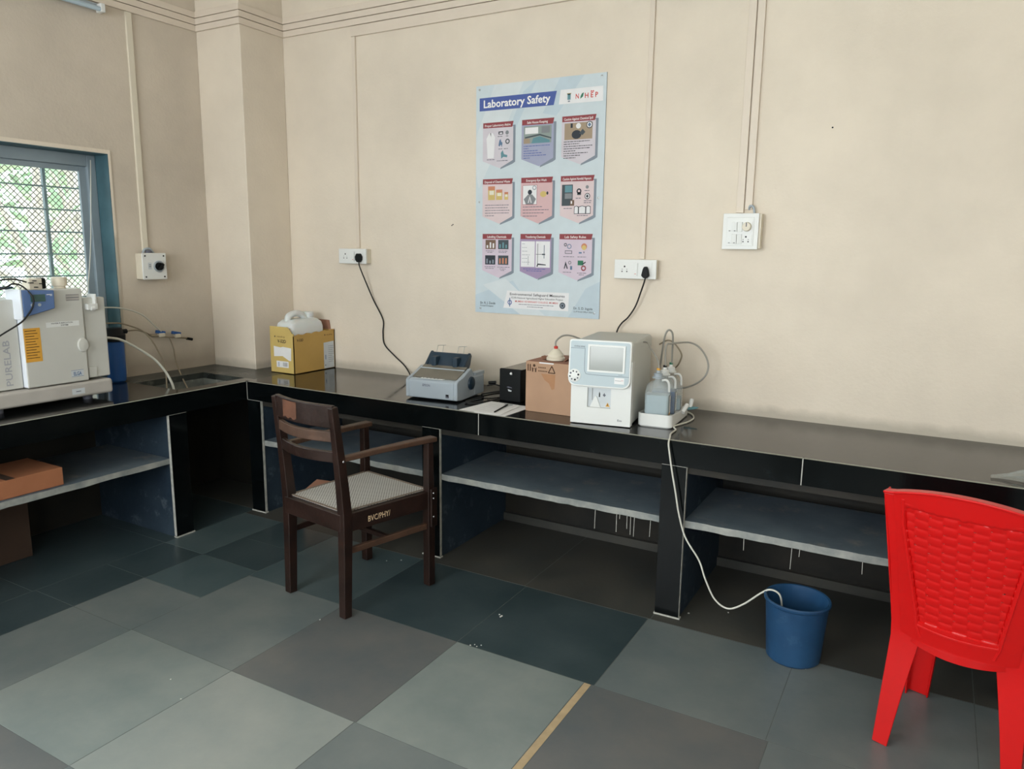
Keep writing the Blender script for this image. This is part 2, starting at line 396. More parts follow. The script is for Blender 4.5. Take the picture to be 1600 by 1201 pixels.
# left wall with two window openings
w1 = (-2.62, -1.0, 0.80, 2.10); w2 = (-4.55, -3.0, 0.85, 2.10)
wl = MB(); T = -.24
def lw(y0, y1, z0, z1): wl.box(T, 0, y0, y1, z0, z1, WALL_L)
lw(w1[1], 0, -.1, ZC+.1); lw(w2[1], w1[0], -.1, ZC+.1); lw(YB-.1, w2[0], -.1, ZC+.1)
for w in (w1, w2): lw(w[0], w[1], -.1, w[2]-.0); lw(w[0], w[1], w[3], ZC+.1)
struct(wl.build('wall_left'))
wp = MB(); wp.box(0, .395, -.35, 0, 0, ZC, WALL); struct(wp.build('wall_pillar', bevel=.006), 'square plastered pillar in the corner')
wr = MB(); wr.box(XR, XR+.2, YB-.1, .2, -.1, ZC+.1, WALL); struct(wr.build('wall_right'))
wq = MB()
for a, b in ((-.2, .9), (2.9, 3.7), (5.7, XR+.2)): wq.box(a, b, YB-.2, YB, -.1, ZC+.1, WALL)
for a, b in ((.9, 2.9), (3.7, 5.7)): wq.box(a, b, YB-.2, YB, -.1, 1.0, WALL); wq.box(a, b, YB-.2, YB, 2.9, ZC+.1, WALL)
struct(wq.build('wall_rear'))
cl = MB(); cl.box(-.25, XR+.2, YB-.2, .25, ZC, ZC+.15, CEIL); struct(cl.build('ceiling'))
# walls beneath the worktops, covered in a dark colour that stands for shade
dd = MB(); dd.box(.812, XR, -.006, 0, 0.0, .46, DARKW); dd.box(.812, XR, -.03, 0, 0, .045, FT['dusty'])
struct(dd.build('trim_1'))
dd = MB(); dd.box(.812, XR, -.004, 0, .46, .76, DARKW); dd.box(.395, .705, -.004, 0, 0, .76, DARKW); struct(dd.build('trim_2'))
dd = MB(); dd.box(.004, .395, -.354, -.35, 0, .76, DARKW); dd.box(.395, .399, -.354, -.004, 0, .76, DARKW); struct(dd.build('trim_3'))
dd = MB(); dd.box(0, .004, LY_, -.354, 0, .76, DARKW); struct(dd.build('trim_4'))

# ------------------------------------------------------------------ windows
def window(nm, w, xin, label):
    y0, y1, z0, z1 = w
    r = bpy.data.objects.new(nm, None); COL.objects.link(r); r.location = (0, y0, z0)
    MW[r.name] = Matrix.Translation((0, y0, z0)); struct(r, label)
    f = MB(); t = .004
    f.box(-.235, .003, y1-t, y1+.0, z0, z1, TEAL); f.box(-.235, .003, y0, y0+t, z0, z1, TEAL)
    f.box(-.235, .003, y0+t, y1-t, z1-t, z1, TEAL); f.box(-.235, .0, y0+t, y1-t, z0, z0+t, TEAL)
    f.build('reveal_lining', r, world=True)
    pl = MB()
    pl.box(0, .006, y1, y1+.014, z0+.02, z1+.022, WALL); pl.box(0, .006, y0-.014, y0, z0+.02, z1+.022, WALL); pl.box(0, .006, y0, y1, z1, z1+.022, WALL)
    pl.build('plaster_bead', r, world=True)
    fr = MB(); a, b = xin-.05, xin
    fr.box(a, b, y1-.055, y1-t, z0+t, z1-t, ALU); fr.box(a, b, y0+t, y0+.055, z0+t, z1-t, ALU)
    fr.box(a, b, y0+.055, y1-.055, z1-.07, z1-t, ALU); fr.box(a, b, y0+.055, y1-.055, z0+t, z0+.05, ALU)
    fr.build('window_frame', r, world=True, bevel=.004)
    ym = (y0+y1)/2
    for yy0, yy1, xo in ((ym-.02, y1-.05, -.02), (y0+.05, ym+.02, -.045)):
        s_ = MB(); x0, x1 = xin+xo-.018, xin+xo
        for p in ((yy0, yy0+.045, z0+.05, z1-.07), (yy1-.045, yy1, z0+.05, z1-.07)): s_.box(x0, x1, p[0], p[1], p[2], p[3], ALU)
        s_.box(x0, x1, yy0+.045, yy1-.045, z1-.1, z1-.07, ALU); s_.box(x0, x1, yy0+.045, yy1-.045, z0+.05, z0+.08, ALU)
        so = s_.build('window_sash', r, world=True, bevel=.002)
        g_ = MB(); g_.box((x0+x1)/2-.002, (x0+x1)/2+.002, yy0+.04, yy1-.04, z0+.075, z1-.095, GLASS); g_.build('pane', so, world=True)
    gr = MB(); xg = xin-.085
    zz = z1-.193
    while zz > z0+.06: gr.box(xg-.004, xg+.004, y0+.02, y1-.02, zz-.004, zz+.004, IRON); zz -= .125
    yy = y1-.262
    while yy > y0+.05: gr.box(xg-.010, xg+.010, yy-.008, yy+.008, z0+.02, z1-.03, IRON); yy -= .31
    gr.build('grille', r, world=True)
    ms = MB(); xm = xin-.105; p = .034; hgt = (z1-.03)-(z0+.02); L_ = y1-y0-.04
    k = -int(hgt/p)-1
    while k*p < L_:
        for sgn in (1, -1):
            a0 = k*p; b0 = a0+hgt
            t0 = max(0, -a0)/hgt; t1 = min(1, (L_-a0)/hgt)
            if t1 > t0:
                za, zb = (z0+.02+t0*hgt, z0+.02+t1*hgt)
                if sgn < 0: za, zb = (z1-.03-t0*hgt, z1-.03-t1*hgt)
                ms.bar((xm, y0+.02+a0+t0*hgt, za), (xm, y0+.02+a0+t1*hgt, zb), .0032, .0032, WIRE, up=(1,0,0))
        k += 1
    ms.build('expanded_mesh', r, world=True)
    return r
# thin clear glass: mostly see-through with a fresnel gloss
g = bpy.data.materials.new('clear_glass'); g.use_nodes = True; nt = g.node_tree; nt.nodes.clear()
o_ = nt.nodes.new('ShaderNodeOutputMaterial'); tr = nt.nodes.new('ShaderNodeBsdfTransparent'); gl = nt.nodes.new('ShaderNodeBsdfGlossy')
tr.inputs[0].default_value = (.96, .98, .97, 1); gl.inputs['Roughness'].default_value = .03
lw_ = nt.nodes.new('ShaderNodeFresnel'); lw_.inputs[0].default_value = 1.3; mxs = nt.nodes.new('ShaderNodeMixShader')
nt.links.new(lw_.outputs[0], mxs.inputs[0]); nt.links.new(tr.outputs[0], mxs.inputs[1]); nt.links.new(gl.outputs[0], mxs.inputs[2]); nt.links.new(mxs.outputs[0], o_.inputs[0])
GLASS = g
window('window_1', w1, -.115, 'grilled aluminium window with teal reveal behind the water purifier')
window('window_2', w2, -.06, 'second grilled window of the left wall')
for nm, (a, b) in (('added_window_3', (.9, 2.9)), ('added_window_4', (3.7, 5.7))):  # unseen rear windows, added to carry the soft fill
    r = bpy.data.objects.new(nm, None); COL.objects.link(r); r.location = (a, YB, 1.0); MW[r.name] = Matrix.Translation((a, YB, 1.0)); struct(r)
    f = MB()
    for p in ((a, a+.05), (b-.05, b), ((a+b)/2-.025, (a+b)/2+.025)): f.box(p[0], p[1], YB-.12, YB-.06, 1.0, 2.9, ALU)
    f.box(a, b, YB-.12, YB-.06, 1.0, 1.05, ALU); f.box(a, b, YB-.12, YB-.06, 2.85, 2.9, ALU); f.build('window_frame', r, world=True)

# ------------------------------------------------------------------ outside: ground and trees
gd = MB(); gd.box(-30, -.3, -20, 14, -.9, -.8, pm('outdoor_earth', (150, 146, 120), .9, .2, 2)); struct(gd.build('floor_outdoor'))
BARK = stone_mat('tree_bark', (176, 168, 160), (204, 196, 188), .9, 6, .2, .05, .4)
LEAFS = [pm('leaf_pale_green', (184, 204, 172), .6, .2, 3, trans=0), pm('leaf_mid_green', (150, 178, 146), .6, .25, 3)]
def tree(x, y, h, r, lab, seed, n=900):
    rd = random.Random(seed); t = thing('tree', lab, 'tree', (x, y, -.8), 0, 'trees outside the window')
    b = MB(); top = Vector((x+rd.uniform(-.3, .3), y+rd.uniform(-.3, .3), -.8+h*.75))
    b.tube([(x, y, -.82), (x+.05, y+.04, h*.25), tuple(top)], lambda q: r*(1-.6*q), BARK, 10)
    tips = []
    for i in range(9):
        z = rd.uniform(.3, .9); base = Vector((x, y, -.8)).lerp(top, z)
        tip = base+Vector((rd.uniform(-1.1, 1.1), rd.uniform(-1.1, 1.1), rd.uniform(.3, 1.2))); tips.append(tip)
        b.tube([base, base.lerp(tip, .5)+Vector((0, 0, .15)), tip], lambda q: r*.35*(1-.7*q), BARK, 6)
    b.build('trunk', t, world=True)
    f = MB(); k0, k1 = f.mi(LEAFS[0]), f.mi(LEAFS[1])
    for i in range(n):
        c = rd.choice(tips)+Vector((rd.gauss(0, .6), rd.gauss(0, .6), rd.gauss(-.2, .7)))
        u = Vector((rd.uniform(-1, 1), rd.uniform(-1, 1), rd.uniform(-1, 1))).normalized(); v = u.orthogonal().normalized(); s_ = rd.uniform(.05, .1)
        vs = [f.bm.verts.new(c+u*a*s_*1.7+v*b_*s_) for a, b_ in ((-1, 0), (-.3, .55), (1, 0), (-.3, -.55))]
        f._f(vs, rd.choice((k0, k1)))
    f.build('foliage', t, world=True, fix=False)
tree(-4.6, 1.5, 5.0, .12, 'tree with a pale straight trunk seen through the window mesh', 1, 420)
tree(-2.6, -.15, 4.0, .11, 'slim tree closest to the window mesh on its right side', 5, 260)
tree(-9.5, 4.2, 6.6, .2, 'leafy tree standing farther off behind the others outside the window', 9, 900)
tree(-8.6, -1.6, 5.4, .17, 'tree outside at the left edge of the window', 4, 380)

# ------------------------------------------------------------------ worktops
LY = -2.85
wt = thing('worktop', 'long polished black granite worktop along the back wall', 'worktop', (.705, -D, 0))
b = MB(); b.box(.705, XR, -D+.02, -.0035, H-.035, H, GRAN); b.build('slab', wt, world=True)
for x0, x1 in ((.708, 2.329), (2.333, 3.825), (3.829, XR)):
    b = MB(); b.box(x0, x1, -D, -D+.02, .692, H-.0, FASC, mz=EDGE); b.build('fascia_panel', wt, world=True, bevel=.0012)
for x0 in (2.329, 3.825):
    b = MB(); b.box(x0, x0+.004, -D+.0012, -D+.019, .692, H-.001, GROUT); b.build('joint_filler', wt, world=True)
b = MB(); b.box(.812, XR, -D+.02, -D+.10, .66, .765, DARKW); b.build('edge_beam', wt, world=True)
wl_ = thing('worktop', 'shorter black granite worktop along the window wall, holding the sink', 'worktop', (0, LY, 0))
sx0, sx1, sy0, sy1 = .22, .60, -1.09, -.62
b = MB(); GR2 = stone_mat('granite_limescaled', (24, 28, 28), (66, 70, 66), .34, 5, .5, .1, .03, wear=.75, wearcol=(120, 122, 114))
b.box(0, .685, LY, sy0, H-.035, H, GRAN); b.box(.004, sx0, sy0, sy1, H-.035, H, GR2); b.box(sx1, .685, sy0, sy1, H-.035, H, GRAN)
b.box(.004, .685, sy1, -.354, H-.035, H, GR2); b.box(.399, .685, -.354, -.004, H-.035, H, GR2); b.box(.685, .705, -D+.02, 0, H-.035, H, GRAN)
b.build('slab', wl_, world=True)
b = MB(); b.box(.685, .705, LY, -D+.002, .692, H, FASC, mz=EDGE); b.build('fascia_panel', wl_, world=True, bevel=.0012)
b = MB(); b.box(.7045, .7075, -D-.0008, -D+.018, .692, H-.001, GROUT); b.build('joint_filler', wl_, world=True)
# sink
sk = thing('sink', 'square stone sink sunk into the window-side worktop by the pillar', 'sink', ((sx0+sx1)/2, (sy0+sy1)/2, H-.115))
b = MB(); q = .018; zb = H-.095
b.box(sx0-q, sx0, sy0-q, sy1+q, zb, H-.036, SINKM); b.box(sx1, sx1+q, sy0-q, sy1+q, zb, H-.036, SINKM); b.box(sx0, sx1, sy0-q, sy0, zb, H-.036, SINKM); b.box(sx0, sx1, sy1, sy1+q, zb, H-.036, SINKM)
b.box(sx0-q, sx1+q, sy0-q, sy1+q, zb-.02, zb, SINKM); b.build('basin', sk, world=True)
b = MB(); b.lathe([(.0, .0), (.035, 0), (.035, .006), (.02, .008), (.0, .004)], ((sx0+sx1)/2, (sy0+sy1)/2, zb), STEEL, 20); b.build('drain', sk, world=True)

# dividers under the worktops
def divider(x0, x1, y0, y1, front, lab, top=.762, grp='granite-faced supports under the worktops'):
    t = thing('support_wall', lab, 'support', ((x0+x1)/2, (y0+y1)/2, 0), 0, grp)
    b = MB()
    if front == 'y':
        b.box(x0+.004, x1-.004, y0+.018, y1, 0, top, PLBL); b.build('core', t, world=True)
        b = MB(); b.box(x0, x1, y0, y0+.018, .006, .690, FASC); b.build('facing_panel', t, world=True, bevel=.001)
        b = MB(); b.box(x1-.0035, x1+.0012, y0+.001, y0+.017, .01, .690, GROUT); b.box(x0, x1, y0+.001, y0+.017, .689, .692, GROUT); b.box(x0-.004, x1+.006, y0-.003, y0+.02, 0, .007, GROUT)
        b.build('cement_joint', t, world=True)
    else:
        b.box(x0, x1-.018, y0+.004, y1-.004, 0, top, PLBL); b.build('core', t, world=True)
        b = MB(); b.box(x1-.018, x1, y0, y1, .006, .690, FASC); b.build('facing_panel', t, world=True, bevel=.001)
        b = MB(); b.box(x1-.018, x1-.001, y0-.002, y0+.0035, .01, .690, GROUT); b.box(x1-.018, x1-.001, y0, y1, .689, .692, GROUT); b.box(x1-.02, x1+.004, y0-.004, y1+.003, 0, .007, GROUT)
        b.build('cement_joint', t, world=True)
    return t
divider(.705, .812, -D+.001, 0, 'y', 'black-faced support wall in the corner where the two worktops meet')
divider(1.990, 2.097, -D+.001, 0, 'y', 'black-faced support wall directly behind the wooden chair')
divider(3.262, 3.370, -D+.001, 0, 'y', 'black-faced support wall below the reagent bottles, the waste tube passing it')
divider(4.564, 4.672, -D+.001, 0, 'y', 'black-faced support wall partly hidden by the red chair')
divider(5.87, 5.975, -D+.001, 0, 'y', 'last black-faced support wall toward the right end of the worktop')
divider(0, .704, -1.223, -1.115, 'x', 'black-faced support wall beside the sink niche under the window-side worktop')
divider(0, .704, LY, LY+.11, 'x', 'black-faced support wall at the far left end of the window-side worktop')

def shelf(name, x0, x1, y0, y1, lab, edge):
    t = MB(); z0, z1 = .420, .450
    rd = random.Random(int(x0*100)); n = 26
    k, ke = t.mi(KOTA), t.mi(KOTAE)
    if edge == 'y':
        top = []; 
        A = [(x0+(x1-x0)*i/n) for i in range(n+1)]
        jt = [rd.uniform(-.002, .0015) for _ in A]; jb = [rd.uniform(-.003, .0015) for _ in A]
        V = [[t.bm.verts.new(p) for p in ((x, y1, z0), (x, y0+j*.5, z0+jb_), (x, y0+j, z1+j*.3), (x, y1, z1))] for x, j, jb_ in zip(A, jt, jb)]
    else:
        A = [(y0+(y1-y0)*i/n) for i in range(n+1)]
        jt = [rd.uniform(-.0015, .002) for _ in A]; jb = [rd.uniform(-.003, .0015) for _ in A]
        V = [[t.bm.verts.new(p) for p in ((x0, y, z0), (x1+j*.5, y, z0+jb_), (x1+j, y, z1-j*.3), (x0, y, z1))] for y, j, jb_ in zip(A, jt, jb)]
    for a, b_ in zip(V, V[1:]):
        t._f([a[0], b_[0], b_[1], a[1]], k); t._f([a[1], b_[1], b_[2], a[2]], ke); t._f([a[2], b_[2], b_[3], a[3]], k); t._f([a[3], b_[3], b_[0], a[0]], k)
    t._f(V[0], k); t._f(V[-1][::-1], k)
    o = t.build('shelf', origin=(x0, y0, z0)); return tag(o, lab, 'shelf', 'rough stone shelves under the worktops')
shelf('shelf', .809, 1.993, -.676, -.14, 'rough blue-grey stone shelf behind the wooden chair', 'y')
shelf('shelf', 2.094, 3.265, -.676, -.14, 'rough stone shelf under the worktop below the white analyzer', 'y')
shelf('shelf', 3.367, 4.567, -.676, -.14, 'rough stone shelf above the blue bucket', 'y')
shelf('shelf', 4.669, 5.873, -.676, -.14, 'rough stone shelf to the right of the red chair', 'y')
shelf('shelf', .12, .684, LY+.107, -1.220, 'rough stone shelf under the water purifier, holding a flat carton', 'x')

# pale drips hanging under the shelves
dp = MB(); rd = random.Random(3)
for x, l in ((2.95, .09), (3.055, .085), (3.07, .02), (3.105, .06), (3.122, .085), (3.14, .09), (3.215, .075)): dp.bar((x, -.668, .416), (x+rd.uniform(-.002, .002), -.668, .416-l), .0022, .0022, GROUT)
tag(dp.build('dried_drips', origin=(3.1, -.668, .416)), 'thin pale drips hanging below the stone shelf under the analyzer', 'drips', kind='stuff')
dp = MB()
for x, l in ((3.62, .05), (3.81, .09), (3.84, .03), (4.07, .05)): dp.bar((x, -.668, .416), (x+rd.uniform(-.002, .002), -.668, .416-l), .0022, .0022, GROUT)
tag(dp.build('dried_drips', origin=(3.8, -.668, .416)), 'thin pale drips hanging below the stone shelf above the blue bucket', 'drips', kind='stuff')

# ------------------------------------------------------------------ trunking
def trunk_run(nm, boxes, lab, grp=None, mt=None):
    b = MB()
    for q in boxes: b.box(*q, mt or IVORY)
    c = boxes[0]; o = b.build(nm, origin=(c[0], c[2], c[4]), bevel=.002); return tag(o, lab, 'trunking', grp)
grp = 'flat cable trunking around the room'
for i, (z, lb) in enumerate(((2.989, 'topmost'), (2.949, 'second from top'), (2.909, 'third from top'))):
    t_ = .016
    za, zb_ = z, z+.036
    trunk_run('cable_trunking', [(.395+t_, XR, -t_, 0, za, zb_), (.395, .395+t_, -.35-t_, 0, za, zb_), (t_, .395, -.35-t_, -.35, za, zb_), (0, t_, YB, -.35, za, zb_)],
              '%s of the cream trunking runs high around the walls and pillar' % lb, grp)
trunk_run('cable_trunking', [(.975, XR, -.016, 0, 2.846, 2.905)], 'lowest cream trunking run on the back wall, starting above the left socket', grp)
trunk_run('cable_trunking', [(.979, 1.005, -.014, 0, 1.589, 2.845)], 'vertical trunking down to the left wall socket', grp)
trunk_run('cable_trunking', [(2.874, 2.899, -.014, 0, 1.549, 2.845)], 'vertical trunking down to the wall socket right of the poster', grp)
trunk_run('cable_trunking', [(3.346, 3.381, -.014, 0, 1.774, 2.845)], 'left one of two vertical trunkings above the switch board', grp)
trunk_run('cable_trunking', [(3.386, 3.420, -.014, 0, 1.79, 2.845)], 'right one of two vertical trunkings above the switch board', grp)
trunk_run('cable_trunking', [(0, .016, -.832, -.796, 1.555, 2.907)], 'vertical trunking on the window wall above the rotary switch', grp, CREAMP)

nh = MB()
for (x, z) in ((1.703, 1.725), (1.711, 1.730), (3.742, 2.14)): nh.lathe([(0, 0), (.004, 0), (.003, -.001), (0, -.001)], (x, 0, z), INK, 8, 'y')
tag(nh.build('nail_holes', origin=(1.703, 0, 1.725)), 'tiny dark nail holes in the cream back wall', 'nail holes', kind='stuff')

# ------------------------------------------------------------------ sockets and switches
def sock_holes(b, x, z, y, s=1.0):
    b.lathe([(.0, 0), (.0045*s, 0), (.0045*s, -.001), (0, -.001)], (x, y, z+.013*s), INK, 12, 'y')
    for dx in (-.013, .013):
        b.lathe([(.0, 0), (.0034*s, 0), (.0034*s, -.001), (0, -.001)], (x+dx*s, y, z-.012*s), INK, 12, 'y')
        b.lathe([(.0, 0), (.002*s, 0), (.002*s, -.001), (0, -.001)], (x+dx*s, y, z-.001*s), INK, 10, 'y')
def socket(nm, x0, x1, z0, z1, dp, lab, sw):
    t = thing(nm, lab, 'wall socket', ((x0+x1)/2, 0, z0), 0, 'white socket boxes on the back wall')
    b = MB(); b.box(x0+.004, x1-.004, -dp+.01, 0, z0+.003, z1-.003, CREAMP); b.build('back_box', t, world=True, bevel=.003)
    b = MB(); b.box(x0, x1, -dp, -dp+.0125, z0, z1, WHITEP); b.build('face_plate', t, world=True, bevel=.003)
    b = MB(); y = -dp-.002; w = x1-x0
    b.box(x0+.028, x0+.028+.40*w, y, -dp+.001, z0+.012, z1-.012, WHITEP); sock_holes(b, x0+.028+.13*w, (z0+z1)/2, y-.0002); b.build('outlet', t, world=True, bevel=.001)
    b = MB(); xs_ = x0+sw*w; b.box(xs_-.010, xs_+.010, y-.004, -dp+.001, z0+.016, z1-.018, WHITEP); b.box(xs_-.004, xs_+.004, y-.0044, y-.003, z0+.024, z0+.027, RINK); b.build('rocker_switch', t, world=True, bevel=.0015)
    b = MB(); b.box(x0+.60*w, x1-.022, y, -dp+.001, z0+.012, z1-.012, WHITEP); b.build('outlet', t, world=True, bevel=.001)
    return t
socket('wall_socket', .868, 1.093, 1.490, 1.583, .055, 'white double socket box on the back wall above the yellow carton and printer', .54)
socket('wall_socket', 2.749, 2.975, 1.449, 1.547, .045, 'white double socket box on the wall just right of the poster', .52)
def plug(p, lab):
    t = thing('mains_lead', lab, 'cord', p, 0, 'black power cords plugged into wall sockets')
    return t
# left cord
t = plug((1.045, -.057, 1.535), 'black power cord hanging from the left wall socket to the printer')
b = MB(); b.prism([(-.02, -.016), (-.022, .004), (-.010, .024), (.010, .024), (.022, .004), (.02, -.016), (.007, -.03), (-.007, -.03)], (1.048, -.058, 1.530), (1,0,0), (0,0,1), .028, BLACKP); b.build('plug', t, world=True, bevel=.004)
b = MB(); b.tube([(1.048, -.072, 1.505), (1.052, -.068, 1.47), (1.083, -.04, 1.36), (1.115, -.015, 1.26), (1.182, -.010, 1.144), (1.180, -.010, 1.06), (1.192, -.010, .985), (1.27, -.010, .92), (1.345, -.012, .868), (1.40, -.03, .825), (1.46, -.09, .8060), (1.56, -.18, .8045), (1.68, -.22, .8045), (1.78, -.235, .808), (1.83, -.25, .83)], .0042, RUBB, 8, 8); b.build('cable', t, world=True)
t = plug((2.935, -.047, 1.49), 'short black power cord from the socket right of the poster down behind the analyzer')
b = MB(); b.prism([(-.02, -.02), (-.013, .012), (-.006, .026), (.006, .026), (.013, .012), (.02, -.02), (.007, -.032), (-.007, -.032)], (2.925, -.048, 1.487), (1,0,0), (0,0,1), .026, BLACKP); b.build('plug', t, world=True, bevel=.004)
b = MB(); b.tube([(2.925, -.06, 1.458), (2.918, -.058, 1.43), (2.900, -.045, 1.387), (2.87, -.035, 1.31), (2.83, -.03, 1.25), (2.795, -.03, 1.216), (2.772, -.034, 1.17), (2.765, -.05, 1.08), (2.775, -.07, .98), (2.79, -.09, .92)], .0042, RUBB, 8, 8); b.build('cable', t, world=True)
# regulator switch board
t = thing('switch_board', 'square white switch board with fan regulator on the back wall at right', 'switch board', (3.38, 0, 1.604))
b = MB(); b.box(3.306, 3.474, -.045, 0, 1.607, 1.768, CREAMP); b.build('back_box', t, world=True, bevel=.003)
b = MB(); b.box(3.299, 3.464, -.056, -.045, 1.604, 1.770, WHITEP); b.box(3.318, 3.444, -.058, -.055, 1.62, 1.752, WHITEP); b.build('face_plate', t, world=True, bevel=.004)
for (xx, zz) in ((3.334, 1.708), (3.358, 1.708), (3.334, 1.652), (3.358, 1.652)):
    b = MB(); b.prism([(0, 0), (.004, .0), (.008, .045), (.0, .045)], (xx+.011, -.0585, zz-.023), (0,-1,0), (0,0,1), -.022, WHITEP); b.box(xx-.004, xx+.004, -.0675, -.0655, zz-.02, zz-.017, GINK); b.build('rocker_switch', t, world=True, bevel=.001)
b = MB(); b.box(3.382, 3.438, -.060, -.057, 1.684, 1.733, WHITEP); b.lathe([(0, 0), (.022, 0), (.020, -.014), (.018, -.016), (0, -.016)], (3.412, -.059, 1.708), CREAMP, 24, 'y'); b.box(3.410, 3.414, -.0765, -.075, 1.708, 1.727, GINK); b.build('regulator_knob', t, world=True)
b = MB(); b.box(3.382, 3.438, -.060, -.057, 1.628, 1.672, WHITEP); sock_holes(b, 3.41, 1.65, -.0602, .9); b.build('outlet', t, world=True)
b = MB(); b.tube([(3.405, -.008, 1.79), (3.412, -.02, 1.805), (3.428, -.022, 1.80), (3.434, -.02, 1.772)], .0055, GREYP, 8); b.build('conduit_elbow', t, world=True)
# rotary isolator on the window wall
t = thing('rotary_switch', 'white box with black rotary knob on the wall right of the window', 'switch', (0, -.80, 1.378))
b = MB(); b.box(0, .062, -.878, -.722, 1.385, 1.540, CREAMP); b.build('back_box', t, world=True, bevel=.005)
b = MB(); b.box(.062, .072, -.880, -.720, 1.383, 1.542, WHITEP); b.build('cover', t, world=True, bevel=.004)
b = MB(); b.lathe([(0, 0), (.034, 0), (.034, .008), (.029, .009), (.029, .003), (0, .003)], (.072, -.775, 1.462), GREYP, 28, 'x'); b.lathe([(0, 0), (.024, 0), (.022, .016), (0, .018)], (.074, -.775, 1.462), BLACKP, 24, 'x'); b.bar((.098, -.790, 1.447), (.098, -.760, 1.477), .011, .014, BLACKP); b.build('knob', t, world=True)
b = MB(); b.box(.0721, .0726, -.845, -.822, 1.445, 1.485, LBL); b.box(.0727, .073, -.84, -.826, 1.47, 1.473, INK); b.box(.0727, .073, -.84, -.826, 1.46, 1.463, INK); b.build('label', t, world=True)
for yy in (-.862, -.738):
    for zz in (1.40, 1.525):
        b = MB(); b.lathe([(0, 0), (.005, 0), (.005, .002), (0, .0025)], (.072, yy, zz), INK, 10, 'x'); b.build('screw', t, world=True)
b = MB(); b.tube([(.03, -.845, 1.538), (.033, -.835, 1.562), (.033, -.80, 1.567), (.03, -.772, 1.538)], .007, GREYP, 8); b.lathe([(.018, 0), (.018, .014), (.012, .02)], (.033, -.81, 1.54), GINK, 14); b.build('cable_gland', t, world=True)

# tube lights at the top edge of the view
t = thing('tube_light', 'unlit bluish tube light high on the window wall', 'tube light', (0, -1.5, 2.86))
b = MB(); b.box(0, .03, -2.15, -.97, 2.868, 2.898, GREYP); b.build('batten', t, world=True, bevel=.002)
b = MB(); b.tube([(.055, -2.12, 2.865), (.055, -.995, 2.865)], .013, TUBEL, 12, 0); b.build('tube', t, world=True)
for yy in (-2.14, -1.0):
    b = MB(); b.box(.02, .07, yy-.012, yy+.012, 2.85, 2.895, WHITEP); b.build('end_holder', t, world=True, bevel=.003)
t = thing('tube_light', 'tube light on the back wall cut off by the top edge above the right socket', 'tube light', (3.0, 0, 2.8))
b = MB(); b.box(2.80, 4.02, -.05, -.015, 2.845, 2.885, GREYP); b.build('batten', t, world=True, bevel=.002)
b = MB(); b.tube([(2.84, -.075, 2.825), (3.97, -.075, 2.825)], .013, TUBEL, 12, 0); b.build('tube', t, world=True)
for xx in (2.84, 3.98):
    b = MB(); b.box(xx-.012, xx+.012, -.09, -.03, 2.80, 2.86, WHITEP); b.build('end_holder', t, world=True, bevel=.003)
b = MB(); b.tube([(2.96, -.05, 2.85), (3.02, -.07, 2.795), (3.12, -.07, 2.772), (3.19, -.05, 2.79), (3.2, -.04, 2.85)], .010, WHITEP, 8); b.build('flex_loop', t, world=True)

# ------------------------------------------------------------------ poster
PX, PZ = 1.873, 1.228
po = thing('safety_poster', 'large pale blue laboratory safety poster screwed to the back wall', 'poster', (PX+.39, 0, PZ))
U_, V_ = Vector((1,0,0)), Vector((0,0,1))
def pq(b, poly, lay, m): b.prism(poly, (PX, -.006-.0004*lay, PZ), U_, V_, 0, m)
def rect(u0, u1, v0, v1): return [(u0, v0), (u1, v0), (u1, v1), (u0, v1)]
def pt(b, s, u, v, h, lay, m, w=None, al='C', bold=0): b.text(s, (PX+u, -.006-.0004*lay, PZ+v), U_, V_, h, m, w, al, bold)
bgm = MB(); bgm.box(PX, PX+.783, -.006, -.0005, PZ, PZ+1.252, P['base'], mx=P['shade'])
pq(bgm, [(.12, 1.252), (.30, 1.252), (.16, .95), (.02, .70), (.0, .78), (.0, .98)], 1, P['pale'])
pq(bgm, [(.52, 1.252), (.66, 1.252), (.50, 1.06), (.42, 1.08)], 1, P['sky']); pq(bgm, [(.30, 1.20), (.38, 1.252), (.24, .98), (.20, .98)], 1, P['sky'])
pq(bgm, [(0, .10), (.25, .19), (.40, 0), (0, 0)], 1, P['sky']); pq(bgm, [(.783, .20), (.70, .16), (.60, 0), (.783, 0)], 1, P['sky']); pq(bgm, [(.05, .16), (.20, .20), (.46, .0), (.30, 0)], 2, P['pale'])
bgm.build('board', po, world=True, fix=False)
tb = MB(); pq(tb, [(.023, 1.118), (.485, 1.116), (.502, 1.186), (.023, 1.187)], 3, P['title']); pt(tb, 'Laboratory Safety', .05, 1.134, .040, 4, WINK, .415, 'L', .022); tb.build('title_banner', po, world=True, fix=False)
lg = MB(); pq(lg, [(.515, 1.116), (.767, 1.115), (.765, 1.188), (.524, 1.188)], 3, P['white'])
pq(lg, rect(.565, .583, 1.135, 1.165), 4, P['teal']); pq(lg, [(.560, 1.168), (.588, 1.168), (.582, 1.160), (.566, 1.160)], 4, P['olive']); pq(lg, rect(.568, .580, 1.124, 1.131), 4, P['shade'])
pt(lg, 'N', .612, 1.137, .024, 4, RINK, .018, 'L', .02); pt(lg, 'H E P', .664, 1.137, .024, 4, RINK, .074, 'L', .02)
pq(lg, [(.638, 1.134), (.654, 1.145), (.658, 1.165), (.647, 1.160), (.640, 1.148)], 4, GRINK); pq(lg, [(.694, 1.164), (.70, 1.172), (.706, 1.166), (.712, 1.172), (.716, 1.163)], 4, RINK)
lg.build('logo_panel', po, world=True, fix=False)
HEADS = [['Proper Laboratory Attire', 'Safe House Keeping', 'Caution Against Chemical Spill'], ['Disposal of Chemical Waste', 'Emergency Eye Wash', 'Caution Against Harmful Vapours'], ['Labelling Chemicals', 'Transferring Chemicals', 'Lab Safety Rules']]
